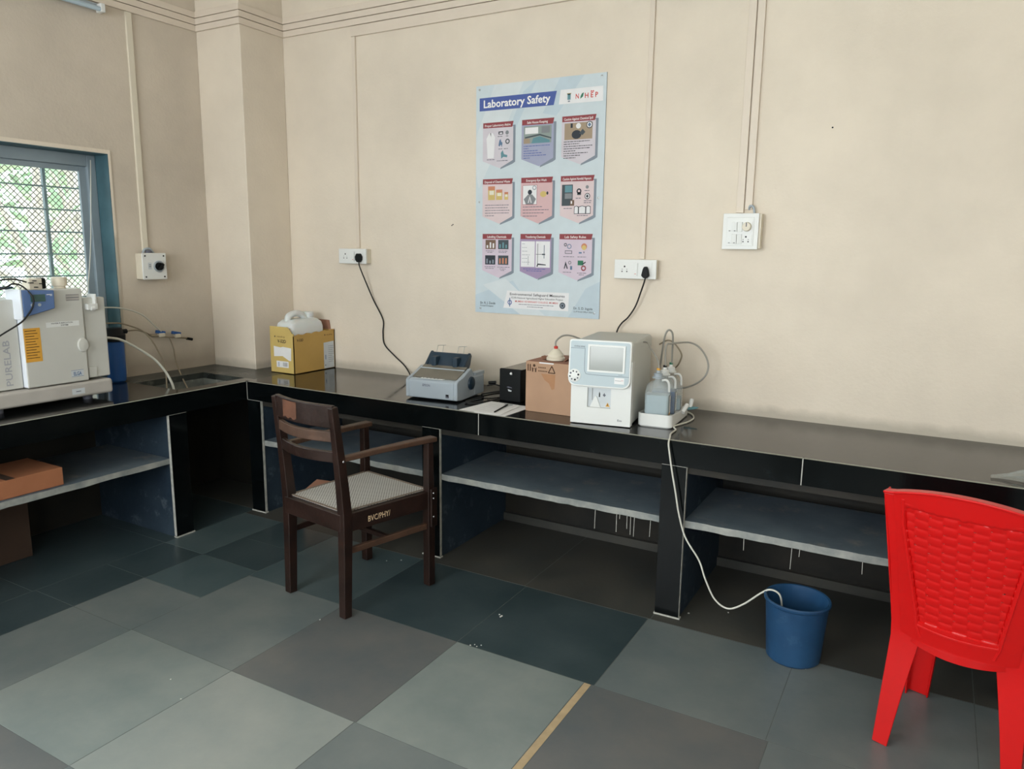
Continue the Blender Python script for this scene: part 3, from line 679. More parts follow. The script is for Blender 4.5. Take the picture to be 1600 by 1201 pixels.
FILL = [['lilac', 'violet', 'lilac'], ['pink', 'rose', 'pink'], ['mauve', 'purple', 'mauve']]
def lines(b, u0, v, w, m, rd, h=.0035, lay=6):
    u = u0
    while u < u0+w-.004:
        l = min(rd.uniform(.006, .02), u0+w-u); pq(b, rect(u, u+l, v, v+h), lay, m); u += l+.003
def disc(b, u, v, r, lay, m, n=16, sy=1.0): pq(b, [(u+r*math.cos(2*math.pi*i/n), v+r*sy*math.sin(2*math.pi*i/n)) for i in range(n)], lay, m)
def ring(b, u, v, r, r2, lay, m, n=16):
    for i in range(n):
        a0, a1 = 2*math.pi*i/n, 2*math.pi*(i+1)/n
        pq(b, [(u+r2*math.cos(a0), v+r2*math.sin(a0)), (u+r*math.cos(a0), v+r*math.sin(a0)), (u+r*math.cos(a1), v+r*math.sin(a1)), (u+r2*math.cos(a1), v+r2*math.sin(a1))], lay, m)
rp_ = random.Random(11)
for R_ in range(3):
    for C_ in range(3):
        u = (.048, .296, .538)[C_]; v = (1.053, .750, .448)[R_]
        c = MB()
        pq(c, [(u+.18, v-.02), (u+.207, v-.02), (u+.207, v-.215), (u+.19, v-.225), (u+.112, v-.252)], 3, P['shade'])
        pq(c, [(u-.002, v-.026), (u+.193, v-.026), (u+.193, v-.205), (u+.108, v-.246), (u-.002, v-.205)], 4, P[FILL[R_][C_]])
        pq(c, [(u, v-.028), (u+.187, v-.030), (u+.195, v), (u, v)], 5, P['maroon'])
        pt(c, HEADS[R_][C_], u+.094, v-.022, .0125, 6, WINK, .165 if len(HEADS[R_][C_]) > 22 else .125, 'C', .01)
        d = INK if R_ == 0 and C_ == 2 else GINK
        if (R_, C_) == (0, 0):
            pq(c, [(u+.03, v-.19), (u+.07, v-.19), (u+.078, v-.08), (u+.062, v-.055), (u+.04, v-.055), (u+.022, v-.085)], 6, P['white']); pq(c, [(u+.046, v-.056), (u+.052, v-.056), (u+.052, v-.078)], 7, INK)
            pq(c, rect(u+.10, u+.13, v-.066, v-.050), 6, P['dark']); pq(c, rect(u+.107, u+.125, v-.063, v-.056), 7, P['white']); disc(c, u+.155, v-.058, .011, 6, P['grey'])
            pq(c, [(u+.10, v-.125), (u+.106, v-.098), (u+.114, v-.09), (u+.118, v-.105), (u+.126, v-.11), (u+.122, v-.135), (u+.115, v-.12), (u+.108, v-.13)], 6, P['steel'])
            ring(c, u+.158, v-.105, .014, .008, 6, P['dgrey']); pq(c, [(u+.118, v-.195), (u+.116, v-.165), (u+.128, v-.150), (u+.136, v-.172), (u+.158, v-.178), (u+.156, v-.19), (u+.134, v-.186)], 6, P['teal'])
            for q in ((.095, -.078, .036), (.148, -.078, .015), (.10, -.145, .025), (.135, -.145, .03), (.025, -.2, .05), (.09, -.208, .07)): lines(c, u+q[0], v+q[1], q[2], d, rp_)
        elif (R_, C_) == (0, 1):
            pq(c, rect(u+.012, u+.18, v-.125, v-.035), 6, P['greyg']); pq(c, rect(u+.02, u+.10, v-.075, v-.042), 7, P['white']); pq(c, rect(u+.12, u+.17, v-.075, v-.04), 7, P['grey'])
            pq(c, rect(u+.012, u+.05, v-.125, v-.098), 7, P['tan']); pq(c, [(u+.02, v-.09), (u+.11, v-.078), (u+.18, v-.10), (u+.18, v-.106), (u+.11, v-.086), (u+.02, v-.098)], 7, P['dgrey']); pq(c, [(u+.06, v-.125), (u+.07, v-.098), (u+.11, v-.09), (u+.17, v-.112), (u+.17, v-.125)], 7, P['teal'])
            for k, w in enumerate((.16, .03, .09, .11, .14, .04)): lines(c, u+.012, v-.14-.0125*k, w, P['title'], rp_)
        elif (R_, C_) == (0, 2):
            pq(c, rect(u+.015, u+.175, v-.120, v-.036), 6, P['tan']); disc(c, u+.085, v-.095, .028, 7, P['dark'], 14, .8); disc(c, u+.095, v-.052, .014, 7, P['white']); pq(c, [(u+.10, v-.09), (u+.12, v-.068), (u+.135, v-.085), (u+.12, v-.1)], 8, P['dgrey'])
            pq(c, rect(u+.05, u+.062, v-.06, v-.038), 7, P['dark']); disc(c, u+.158, v-.050, .018, 7, P['dark']); disc(c, u+.158, v-.050, .014, 8, P['white']); pq(c, [(u+.148, v-.05), (u+.158, v-.038), (u+.168, v-.05), (u+.158, v-.062)], 9, P['steel'])
            for k, w in enumerate((.15, .09, .165, .15, .07, .14, .10, .07)): lines(c, u+.012, v-.131-.0118*k, w, d, rp_)
        elif (R_, C_) == (1, 0):
            for (a, w_, h_) in ((.035, .045, .075), (.088, .04, .056), (.142, .024, .042)):
                pq(c, rect(u+a, u+a+w_, v-.115, v-.115+h_), 6, P['yellow']); pq(c, rect(u+a, u+a+w_, v-.115+h_*.72, v-.115+h_), 7, P['orange']); pq(c, rect(u+a+w_*.2, u+a+w_*.85, v-.115+h_*.38, v-.115+h_*.68), 7, P['cream'])
            for k, w in enumerate((.155, .155, .16, .155, .06)): lines(c, u+.015, v-.145-.0145*k, w, d, rp_)
        elif (R_, C_) == (1, 1):
            pq(c, rect(u+.01, u+.10, v-.145, v-.04), 6, P['maroon']); pq(c, rect(u+.012, u+.098, v-.143, v-.042), 7, P['white']); pq(c, [(u+.018, v-.115), (u+.045, v-.09), (u+.07, v-.09), (u+.094, v-.115), (u+.078, v-.143), (u+.032, v-.143)], 8, P['grey'])
            disc(c, u+.056, v-.078, .013, 9, P['dark']); pq(c, [(u+.044, v-.135), (u+.056, v-.098), (u+.068, v-.135), (u+.062, v-.135), (u+.056, v-.108), (u+.05, v-.135)], 9, P['white']); ring(c, u+.083, v-.055, .012, .008, 8, P['shade'])
            disc(c, u+.138, v-.09, .02, 6, P['yellow'], 14, .8); disc(c, u+.163, v-.085, .006, 6, P['dark'], 10, 1.5)
            for k, w in enumerate((.12, .16, .13, .09)): lines(c, u+.012, v-.158-.0165*k, w, d, rp_)
        elif (R_, C_) == (1, 2):
            pq(c, rect(u+.008, u+.072, v-.155, v-.045), 6, P['dgrey']); pq(c, rect(u+.026, u+.068, v-.085, v-.05), 7, P['teal']); pq(c, rect(u+.026, u+.068, v-.118, v-.09), 7, P['grey']); pq(c, rect(u+.058, u+.082, v-.155, v-.125), 7, P['brown']); pq(c, rect(u+.062, u+.07, v-.145, v-.13), 8, P['white'])
            ring(c, u+.108, v-.08, .014, .007, 6, P['dark']); pq(c, rect(u+.098, u+.12, v-.10, v-.085), 6, P['dgrey']); disc(c, u+.155, v-.06, .009, 6, P['grey']); disc(c, u+.157, v-.107, .016, 6, P['dark']); disc(c, u+.157, v-.107, .012, 7, P['white']); pq(c, [(u+.149, v-.107), (u+.157, v-.097), (u+.165, v-.107), (u+.157, v-.117)], 8, P['dark'])
            for (a, b2) in ((.082, .108), (.108, .15), (.15, .178)):
                pq(c, [(u+a, v-.198), (u+b2, v-.198), (u+b2, v-.16), ((u+a+u+b2)/2, v-.155), (u+a, v-.16)], 6, P['dark']); pq(c, [(u+a+.003, v-.195), (u+b2-.003, v-.195), (u+b2-.003, v-.163), ((u+a+u+b2)/2, v-.158), (u+a+.003, v-.163)], 7, P['white'])
            for q in ((.09, -.118, .036), (.14, -.08, .034), (.138, -.132, .045), (.138, -.142, .04), (.02, -.17, .05), (.10, -.208, .065)): lines(c, u+q[0], v+q[1], q[2], d, rp_)
        elif (R_, C_) == (2, 0):
            for (a, bb, m1, m2) in ((.02, -.085, 'brown', 'white'), (.104, -.085, 'dgrey', 'teal'), (.018, -.172, 'dark', 'shade'), (.104, -.172, 'dgrey', 'orange')):
                pq(c, rect(u+a, u+a+.068, v+bb, v+bb+.052), 6, P[m1])
                for q in range(3): pq(c, rect(u+a+.008+q*.02, u+a+.018+q*.02, v+bb+.006, v+bb+.006+rp_.uniform(.012, .034)), 7, P[m2])
            for q in ((.022, -.097, .055), (.032, -.105, .035), (.106, -.097, .06), (.108, -.105, .055), (.015, -.186, .07), (.02, -.195, .06), (.10, -.187, .08), (.115, -.197, .045), (.122, -.205, .03)): lines(c, u+q[0], v+q[1], q[2], d, rp_, .003)
        elif (R_, C_) == (2, 1):
            pq(c, rect(u+.005, u+.092, v-.18, v-.04), 6, P['white']); pq(c, rect(u+.098, u+.186, v-.182, v-.04), 6, P['white'])
            for k in range(6): lines(c, u+.012, v-.055-.02*k, rp_.uniform(.02, .06), P['shade'], rp_, .002, 7)
            pq(c, rect(u+.05, u+.052, v-.17, v-.12), 7, P['dgrey']); pq(c, rect(u+.109, u+.112, v-.17, v-.052), 7, P['dark']); pq(c, [(u+.104, v-.178), (u+.112, v-.178), (u+.114, v-.168), (u+.162, v-.17), (u+.162, v-.165), (u+.110, v-.16)], 7, P['dark'])
            pq(c, rect(u+.10, u+.155, v-.112, v-.109), 7, P['grey']); pq(c, rect(u+.138, u+.157, v-.114, v-.107), 8, P['dgrey']); pq(c, rect(u+.148, u+.153, v-.132, v-.06), 7, P['shade'])
            lines(c, u+.02, v-.193, .14, P['title'], rp_, .003); lines(c, u+.04, v-.203, .10, P['title'], rp_, .003)
        else:
            ring(c, u+.037, v-.057, .009, .005, 6, P['dgrey']); ring(c, u+.06, v-.066, .013, .009, 6, P['steel']); pq(c, rect(u+.035, u+.077, v-.105, v-.088), 6, P['dgrey']); pq(c, rect(u+.038, u+.074, v-.102, v-.091), 7, P['mauve'])
            disc(c, u+.147, v-.066, .017, 6, P['orange']); disc(c, u+.147, v-.072, .013, 7, P['yellow']); pq(c, rect(u+.117, u+.134, v-.103, v-.095), 6, P['steel']); pq(c, [(u+.143, v-.093), (u+.150, v-.093), (u+.147, v-.104)], 6, P['dark'])
            pq(c, [(u+.03, v-.185), (u+.04, v-.145), (u+.055, v-.185), (u+.048, v-.185), (u+.041, v-.165), (u+.036, v-.185)], 6, P['dark']); ring(c, u+.065, v-.152, .009, .006, 6, P['dgrey']); pq(c, rect(u+.068, u+.080, v-.19, v-.17), 6, P['steel'])
            pq(c, rect(u+.112, u+.145, v-.165, v-.14), 6, GRINK); ring(c, u+.147, v-.18, .015, .008, 7, P['maroon']); pq(c, [(u+.14, v-.155), (u+.158, v-.145), (u+.16, v-.15), (u+.142, v-.162)], 7, P['dark'])
            for q in ((.025, -.122, .065), (.11, -.122, .05), (.025, -.205, .05), (.11, -.208, .055), (.12, -.217, .03)): lines(c, u+q[0], v+q[1], q[2], d, rp_, .003)
        c.build('safety_card', po, world=True, fix=False)
ft = MB(); pq(ft, [(.189, .033), (.601, .033), (.603, .132), (.214, .132)], 3, P['white'])
pt(ft, 'Environmental Safeguard Measures', .405, .107, .014, 4, INK, .345, 'C', .008); pt(ft, 'ICAR-National Agricultural Higher Education Project', .405, .089, .010, 4, INK, .325, 'C', .004)
pt(ft, 'MUMBAI VETERINARY COLLEGE, MUMBAI', .402, .069, .010, 4, RINK, .27, 'C', .004)
lines(ft, .29, .056, .22, GINK, rp_, .003, 4); lines(ft, .345, .044, .10, GINK, rp_, .003, 4)
ring(ft, .232, .066, .014, .009, 4, P['title']); pq(ft, rect(.229, .235, .042, .092), 5, P['steel']); disc(ft, .565, .062, .018, 4, P['dgrey']); disc(ft, .565, .062, .012, 5, P['shade']); disc(ft, .565, .062, .006, 6, P['dark'])
ft.build('footer_panel', po, world=True, fix=False)
nm_ = MB(); pt(nm_, 'Dr. R. J. Zende', .034, .050, .013, 3, INK, .102, 'L', .006); pt(nm_, 'Principal Investigator', .034, .036, .008, 3, INK, .09, 'L'); nm_.build('printed_name', po, world=True, fix=False); nm_ = MB(); pt(nm_, 'Dr. S. D. Ingole', .632, .046, .013, 3, INK, .112, 'L', .006); pt(nm_, 'Co-PI Nodal Officer (EQC)', .632, .030, .008, 3, INK, .118, 'L')
nm_.build('printed_name', po, world=True, fix=False)
for (a, c_) in ((.024, .626), (.758, .633), (.034, .024), (.754, .030), (.022, 1.232), (.756, 1.236)):
    s_ = MB(); s_.lathe([(0, 0), (.006, 0), (.005, -.003), (0, -.004)], (PX+a, -.0062, PZ+c_), STEEL, 12, 'y'); s_.build('screw', po, world=True)
# ------------------------------------------------------------------ water purifier
pu = thing('water_purifier', 'grey bench water purifier with blue control panel in front of the grilled window', 'water purifier', (.30, -1.75, H))
def PY(s): return -1.40-s      # s runs from the machine's right end toward the camera
XF = .485
b = MB(); b.box(.06, XF+.012, PY(.66), PY(-.012), .825, .900, PURG); b.build('base', pu, world=True, bevel=.014, seg=3)
for (a, c_) in ((.10, PY(.05)), (.43, PY(.09)), (.10, PY(.60)), (.43, PY(.52))):
    b = MB(); b.lathe([(0, 0), (.022, 0), (.024, .028), (0, .028)], (a, c_, H+.0), GINK, 16); b.build('foot', pu, world=True)
b = MB(); b.box(.07, XF-.055, PY(.63), PY(.0), .901, 1.318, PURB); b.build('casing', pu, world=True, bevel=.012, seg=3)
b = MB(); b.box(XF-.054, XF-.012, PY(.098), PY(-.018), .912, 1.322, PURB, my=PURB); b.build('side_cover', pu, world=True, bevel=.008, seg=3)
b = MB(); b.box(XF-.10, XF+.004, PY(.404), PY(.106), .905, 1.372, PURB, my=PURW); d_ = b.build('front_door', pu, world=True, bevel=.007, seg=3)
b = MB(); b.lathe([(0, 0), (.034, 0), (.030, .010), (0, .013)], (XF+.003, PY(.126), 1.088), PURB, 24, 'x', squash=(.8, 1.1)); b.build('door_catch', d_, world=True)
b = MB(); b.prism([(0, .0), (.145, .035), (.148, .122), (0, .128)], (XF+.004, PY(.408), 1.247), (0,1,0), (0,0,1), .034, PURBLUE)
cp = b.build('control_panel', pu, world=True, bevel=.004)
b = MB(); b.box(XF-.09, XF+.038, PY(.418), PY(.4085), 1.235, 1.377, PURW); b.build('panel_side', cp, world=True, bevel=.003)
b = MB(); b.box(XF+.0385, XF+.0395, PY(.372), PY(.305), 1.318, 1.352, LCD); b.build('display', cp, world=True)
for s_ in (.366, .334):
    b = MB(); b.lathe([(0, 0), (.008, 0), (.007, .003), (0, .003)], (XF+.038, PY(s_), 1.303), GREYP, 14, 'x'); b.build('button', cp, world=True)
b = MB(); b.box(XF+.0385, XF+.0388, PY(.298), PY(.272), 1.348, 1.351, WINK); b.box(XF+.0385, XF+.0388, PY(.282), PY(.272), 1.343, 1.345, WINK); b.build('printed_mark', cp, world=True)
b = MB(); b.box(XF-.096, XF-.030, PY(.60), PY(.406), .905, 1.328, PURB); sc_ = b.build('side_cover', pu, world=True, bevel=.006, seg=3)
b = MB(); b.text('PURELAB', (XF-.0295, PY(.452), .925), (0,0,1), (0,-1,0), .030, pm('faded_grey_print', (164, 166, 172), .6), w=.215, bold=.012); b.build('lettering', sc_, world=True)
b = MB(); b.box(XF+.0042, XF+.0050, PY(.402), PY(.326), 1.03, 1.192, ORNG)
for k in range(11): b.box(XF+.0051, XF+.0053, PY(.396), PY(.335+random.uniform(0, .03)), 1.178-.013*k, 1.181-.013*k, PRINT)
b.build('orange_sticker', d_, world=True)
b = MB(); b.box(XF+.0042, XF+.0048, PY(.295), PY(.135), 1.188, 1.213, WHITEP); b.text('WATER PURIFICATION', (XF+.0051, PY(.272), 1.203), (0,1,0), (0,0,1), .0065, INK, w=.105, bold=.01); b.text('SYSTEM', (XF+.0051, PY(.225), 1.192), (0,1,0), (0,0,1), .0065, INK, w=.035, bold=.01); b.build('paper_label', d_, world=True)
b = MB(); b.box(XF+.0042, XF+.0047, PY(.190), PY(.122), 1.312, 1.344, PURG); b.box(XF+.0048, XF+.0051, PY(.187), PY(.125), 1.326, 1.329, GINK); b.box(XF+.0048, XF+.0051, PY(.187), PY(.125), 1.314, 1.316, GINK); b.box(XF+.0048, XF+.0051, PY(.187), PY(.125), 1.340, 1.342, GINK); b.build('vent_label', d_, world=True)
b = MB(); b.box(XF+.0042, XF+.0046, PY(.196), PY(.134), .932, .965, LBL); b.text('ELGA', (XF+.0049, PY(.184), .938), (0,1,0), (0,0,1), .018, BINK, w=.04, bold=.02)
for zz in (.932, .9635): b.box(XF+.0047, XF+.005, PY(.196), PY(.134), zz, zz+.0015, BINK)
b.build('badge', d_, world=True)
b = MB(); b.box(XF+.012, XF+.0128, PY(.205), PY(.14), .843, .872, LBL); b.box(XF+.0129, XF+.0131, PY(.185), PY(.16), .855, .859, GINK); b.build('base_label', pu, world=True)
b = MB(); b.box(XF-.0115, XF-.0050, PY(.098), PY(.058), .915, .968, PURB); b.build('latch', pu, world=True, bevel=.002)
b = MB(); b.lathe([(0, 0), (.026, 0), (.026, .012), (.034, .013), (.035, .05), (.031, .055), (0, .055)], (XF-.06, PY(.178), 1.372), CREAMP, 28); b.build('filler_cap', pu, world=True)
# dispensing clip and its cord
t = thing('cord', 'thin cream cord hanging beside the window frame down to the purifier', 'cord', (-.05, -1.11, 1.3))
b = MB(); b.tube([(-.045, -1.075, 2.06), (.05, -1.15, 1.85), (.20, -1.27, 1.55), (.40, -1.425, 1.345)], .0022, TUBEW, 6, 6); b.build('strand', t, world=True)
b = MB(); b.box(XF-.013, XF+.012, PY(.088), PY(.035), 1.262, 1.292, WHITEP); b.box(XF-.06, XF+.010, PY(.048), PY(.038), 1.285, 1.34, WHITEP); b.lathe([(0, 0), (.012, 0), (.012, .02), (0, .02)], (XF+.006, PY(.07), 1.268), WHITEP, 14, 'y'); b.build('end_clip', t, world=True, bevel=.002)
# adapter and cables on top of the purifier
t = thing('plug_adapter', 'cream multi-plug adapter with black pins lying on the water purifier', 'adapter', (XF-.04, PY(.31), 1.372))
b = MB(); b.box(XF-.075, XF-.012, PY(.345), PY(.285), 1.372, 1.424, CREAMP); b.build('body', t, world=True, bevel=.004)
b = MB(); b.box(XF-.07, XF-.018, PY(.285), PY(.262), 1.374, 1.426, BLACKP); b.build('rear_shell', t, world=True, bevel=.008, seg=3)
for (s_, z_, l) in ((.350, 1.405, .018), (.33, 1.414, .012), (.30, 1.400, .014), (.325, 1.384, .012)):
    b = MB(); b.box(XF-.012, XF+.004, PY(s_), PY(s_-l), z_-.002, z_+.002, BLACKP); b.build('pin', t, world=True)
t = thing('mains_lead', 'black power cord looping over the blue control panel of the water purifier', 'cord', (XF, PY(.45), 1.38))
b = MB(); b.tube([(XF-.03, PY(.348), 1.408), (XF-.02, PY(.42), 1.424), (XF-.03, PY(.55), 1.405), (XF-.02, PY(.60), 1.381), (XF-.01, PY(.55), 1.383), (XF+.01, PY(.50), 1.379), (XF+.01, PY(.465), 1.386), (XF+.012, PY(.43), 1.403), (XF+.022, PY(.395), 1.392), (XF+.047, PY(.368), 1.345), (XF+.046, PY(.367), 1.305), (XF+.046, PY(.39), 1.265), (XF+.045, PY(.43), 1.225), (XF+.02, PY(.52), 1.165), (XF+.0, PY(.64), 1.08)], .0038, RUBB, 8, 8); b.build('cable', t, world=True)
b = MB(); b.tube([(XF-.05, PY(.56), 1.383), (XF-.045, PY(.49), 1.383), (XF-.02, PY(.45), 1.384), (XF-.005, PY(.42), 1.386)], lambda q: .004+.004*math.sin(math.pi*min(1, q*1.0)), NAVY, 8, 8); b.build('cord_end', t, world=True)
# filter housing
t = thing('filter_housing', 'blue water filter bowl with black head standing behind the purifier', 'filter', (.10, -1.11, H))
b = MB(); b.lathe([(0, 0), (.040, 0), (.050, .01), (.052, .06), (.052, .235), (.056, .24), (0, .24)], (.10, -1.115, H), FBLUE, 32); b.build('bowl', t, world=True)
b = MB(); b.lathe([(0, .24), (.060, .24), (.062, .275), (.052, .285), (.045, .315), (0, .32)], (.10, -1.115, H), BLACKP, 32); b.tube([(.10, -1.07, 1.09), (.10, -1.035, 1.09)], .014, BLACKP, 12, 0); b.build('head', t, world=True)
# tap assembly
t = thing('tap_assembly', 'pair of small blue-handled valves on a thin pipe on the wall above the sink', 'valve', (0, -.68, 1.02))
b = MB(); b.tube([(.035, -.835, 1.04), (.035, -.57, 1.0)], .006, TUBED, 10, 0); b.tube([(.0, -.83, 1.045), (.035, -.80, 1.037)], .006, TUBED, 8, 0); b.build('pipe', t, world=True)
for y_, z_ in ((-.765, 1.043), (-.655, 1.028)):
    b = MB(); b.box(.018, .052, y_-.022, y_+.018, z_-.016, z_+.008, CREAMP); bd = b.build('valve_body', t, world=True, bevel=.004)
    b = MB(); b.bar((.035, y_-.034, z_+.020), (.035, y_+.026, z_+.006), .020, .020, FBLUE); b.build('valve_handle', bd, world=True, bevel=.004)
b = MB(); b.tube([(.035, -.585, 1.0), (.035, -.545, .99)], .009, BLACKP, 10, 0); b.build('end_plug', t, world=True)
def hose(nm, pts, r, mt, lab, cat='tube', sm=8, grp=None):
    b = MB(); b.tube(pts, r, mt, 10, sm); o = b.build(nm, origin=pts[0]); return tag(o, lab, cat, grp)
hose('water_tube', [(.12, -1.40, 1.235), (.12, -1.20, 1.238), (.12, -1.06, 1.225), (.10, -.93, 1.18), (.06, -.82, 1.10), (.045, -.77, 1.062)], .0042, TUBEW, 'highest pale tube running from the purifier to the blue valves')
hose('water_tube', [(.12, -1.40, 1.147), (.12, -1.14, 1.146), (.12, -1.035, 1.126), (.16, -.95, 1.07), (.24, -.93, .96), (.27, -.92, .86), (.275, -.92, .76), (.28, -.92, .712)], .0045, TUBED, 'brownish tube from the purifier curving down into the sink')
hose('water_tube', [(.30, -1.38, 1.10), (.30, -1.255, 1.084), (.30, -1.19, 1.063), (.31, -1.10, 1.005), (.33, -1.02, .935), (.35, -.97, .855), (.365, -.945, .78), (.37, -.94, .713)], .0068, TUBEW, 'thick milky tube arching from the purifier into the sink')
hose('water_tube', [(.10, -1.035, 1.09), (.10, -.97, 1.09), (.07, -.89, 1.065), (.04, -.845, 1.045)], .0045, TUBED, 'short tube from the black filter head to the wall pipe')
hose('water_tube', [(.05, -.72, 1.02), (.07, -.71, .95), (.10, -.72, .87), (.20, -.76, .79), (.30, -.80, .735), (.33, -.82, .711)], .004, TUBED, 'thin grimy tube hanging from the blue valves into the sink')

# ------------------------------------------------------------------ yellow carton and jerrycan
yc = thing('carton', 'yellow printed reagent carton, open on top, beside the pillar', 'carton', (.66, -.19, H))
a_ = Matrix.Rotation(0, 4, 'Z'); x0, x1, y0, y1 = .562, .766, -.372, -.008; th = .005; zt = 1.055
b = MB(); b.box(x0, x1, y0, y1, H, H+th, YELL)
b.box(x0, x1, y0, y0+th, H, zt, YELLP); b.box(x0, x1, y1-th, y1, H, zt, YELL); b.box(x0, x0+th, y0+th, y1-th, H, zt, YELL)
# torn right side: wavy top
pts_ = [(y0, H), (y1, H), (y1, 1.058)] + [(y1-(y1-y0)*k/16, 1.058-.012*k/16+.004*math.sin(k*1.9)) for k in range(1, 16)] + [(y0, 1.040)]
b.prism(pts_, (x1-th, 0, 0), (0,1,0), (0,0,1), th, YELL, mside=CARD); b.build('box_body', yc, world=True)
b = MB(); b.prism([(0, 0), (.204, -.012), (.170, .030), (.150, .045), (0, .045)], (x0, y0+.0005, 1.05), (1,0,0), (0,0,1), -th, YELLP); b.build('front_flap', yc, world=True)
b = MB(); b.prism([(0, 0), (.15, 0), (.14, .060), (.0, .062)], (x1-.185, y1+.0, 1.055), (1,0,0), (0,0,1), -th, CARDIN); b.build('rear_flap', yc, world=True)
b = MB(); b.prism([(0, 0), (.20, 0), (.20, .055), (0, .05)], (x1-.004, y0+.03, 1.041), (0,1,0), (-.92,0,-.38), .004, CARD, mside=CARDIN)
for k in range(9): b.bar((x1-.006-.0, y0+.035+.022*k, 1.044), (x1-.030, y0+.045+.022*k, 1.036), .003, .003, YELLP)
b.build('torn_flap', yc, world=True)
b = MB(); yy = y0-.0006; fu, fv = (1,0,0), (0,0,1)
b.text('V-52D', (x0+.065, yy, .995), fu, fv, .020, INK, w=.075, bold=.02); b.text('mindray', (x0+.062, yy, 1.028), fu, fv, .011, PRINT, w=.07); b.prism([(0, .005), (.006, 0), (.012, .005), (.006, .012)], (x0+.038, yy, 1.027), fu, fv, 0, INK)
b.prism([(0, .0), (.075, .006), (.13, -.02), (.148, -.02), (.152, .06), (.08, .065), (.06, .06), (0, .066)], (x0+.03, yy, .905), fu, fv, 0, PAPER)
b.prism([(0, 0), (.105, 0), (.105, .04), (0, .04)], (x0+.05, yy, .838), fu, fv, 0, PAPER)
for q in range(4): b.prism([(0, 0), (.014, 0), (.014, .003), (0, .003)], (x0+.062, yy-.0003, .845+.007*q), fu, fv, 0, BINK)
for q in range(6): b.prism([(0, 0), (.002+.001*(q % 2), 0), (.002+.001*(q % 2), .026), (0, .026)], (x0+.108+.0065*q, yy-.0003, .845), fu, fv, 0, INK)
b.build('front_print', yc, world=True, fix=False)
b = MB(); xx = x1+.0006; fu = (0,1,0)
b.text('V-52D', (xx, y0+.028, 1.005), fu, fv, .016, INK, w=.055, bold=.02); b.text('mindray', (xx, y1-.075, 1.022), fu, fv, .010, PRINT, w=.055); b.prism([(0, .005), (.005, 0), (.010, .005), (.005, .011)], (xx, y1-.094, 1.021), fu, fv, 0, INK)
b.build('side_print', yc, world=True, fix=False)
b = MB(); b.prism([(0, 0), (.095, 0), (.095, .175), (0, .17)], (xx, y1-.103, H+.006), fu, fv, 0, LBL)
for q in range(9): b.prism([(0, 0), (.05-.012*(q % 3 == 2), 0), (.05-.012*(q % 3 == 2), .0018), (0, .0018)], (xx+.0003, y1-.062, .95-.013*q), fu, fv, 0, GINK)
b.prism([(0, 0), (.006, 0), (.006, .03), (0, .03)], (xx+.0003, y1-.090, .865), fu, fv, 0, BINK); b.prism([(.0, .005), (.005, 0), (.01, .005), (.005, .01)], (xx+.0003, y1-.095, .822), fu, fv, 0, INK)
b.build('side_label', yc, world=True, fix=False)
jc = thing('jerrycan', 'translucent white jerrycan with moulded handle standing in the yellow carton', 'jerrycan', (.66, -.20, H+.006))
def rr_section(hx, hy, r, n=5):
    out = []
    for cx_, cy_, a0 in ((hx-r, hy-r, 0), (-hx+r, hy-r, 90), (-hx+r, -hy+r, 180), (hx-r, -hy+r, 270)):
        for k in range(n+1): a = math.radians(a0+90*k/n); out.append((cx_+r*math.cos(a), cy_+r*math.sin(a)))
    return out
def loft(mb, secs, mt):
    k = mb.mi(mt); R_ = [[mb.bm.verts.new(p) for p in s_] for s_ in secs]; n = len(R_[0])
    for a, c_ in zip(R_, R_[1:]):
        for i in range(n): mb._f([a[i], a[(i+1) % n], c_[(i+1) % n], c_[i]], k)
    mb._f(R_[0][::-1], k); mb._f(R_[-1], k)
cx_, cy_ = .652, -.20
b = MB(); secs = []
for z, sx, sy, oy in ((.808, .070, .135, 0), (.815, .078, .143, 0), (1.082, .078, .143, 0), (1.112, .072, .137, 0), (1.132, .052, .118, .0), (1.136, .040, .10, .01)):
    secs.append([(cx_+p[0], cy_+oy+p[1], z) for p in rr_section(sx, sy, .03)])
loft(b, secs, HDPE); b.build('container', jc, world=True)
b = MB(); b.tube([(cx_, cy_-.105, 1.105), (cx_, cy_-.098, 1.150), (cx_, cy_-.05, 1.170), (cx_, cy_, 1.165), (cx_, cy_+.04, 1.14)], .021, HDPE, 12, 8); b.build('handle', jc, world=True)
b = MB(); b.lathe([(.034, -.03), (.034, 0), (.031, .01), (.036, .012), (.036, .035), (.032, .04), (0, .04)], (cx_, cy_+.075, 1.135), HDPE, 24); b.build('screw_cap', jc, world=True)

# ------------------------------------------------------------------ printer
PRL = Vector((1.796, -.578, H)); ang = math.atan2(-.551+.580, 2.102-1.796)
pr_ = thing('printer', 'light grey dot matrix printer with raised navy paper guide', 'printer', tuple(PRL), ang)
Wd, Dp = .312, .315
b = MB(); prof = [(0, .010), (0, .102), (.012, .112), (.075, .128), (.15, .158), (.165, .160), (.185, .135), (.19, .115), (.30, .112), (Dp, .105), (Dp, .008), (.05, .004)]
for xa, xb in ((0, .022), (Wd-.022, Wd)):
    b.prism([(p, q) for p, q in prof], (xa, 0, 0), (0,1,0), (0,0,1), xb-xa, GREYP)
b.prism([(0, .010), (0, .100), (.012, .110), (.035, .113), (.035, .02), (Dp-.01, .012), (.05, .006)], (.02, 0, 0), (0,1,0), (0,0,1), Wd-.04, GREYP)
b.box(.02, Wd-.02, .03, Dp-.006, .01, .105, GREYP); b.build('casing', pr_, bevel=.006, seg=3)
b = MB(); b.prism([(0, 0), (.09, .034), (.09, .030), (0, -.004)], (.023, .036, .1165), (0,1,0), (0,0,1), Wd-.046, TAUPE); b.prism([(0, 0), (.03, .012), (.03, .008), (0, -.004)], (.023, .128, .1525), (0,1,0), (0,0,1), Wd-.046, TAUPE); b.build('smoked_cover', pr_)
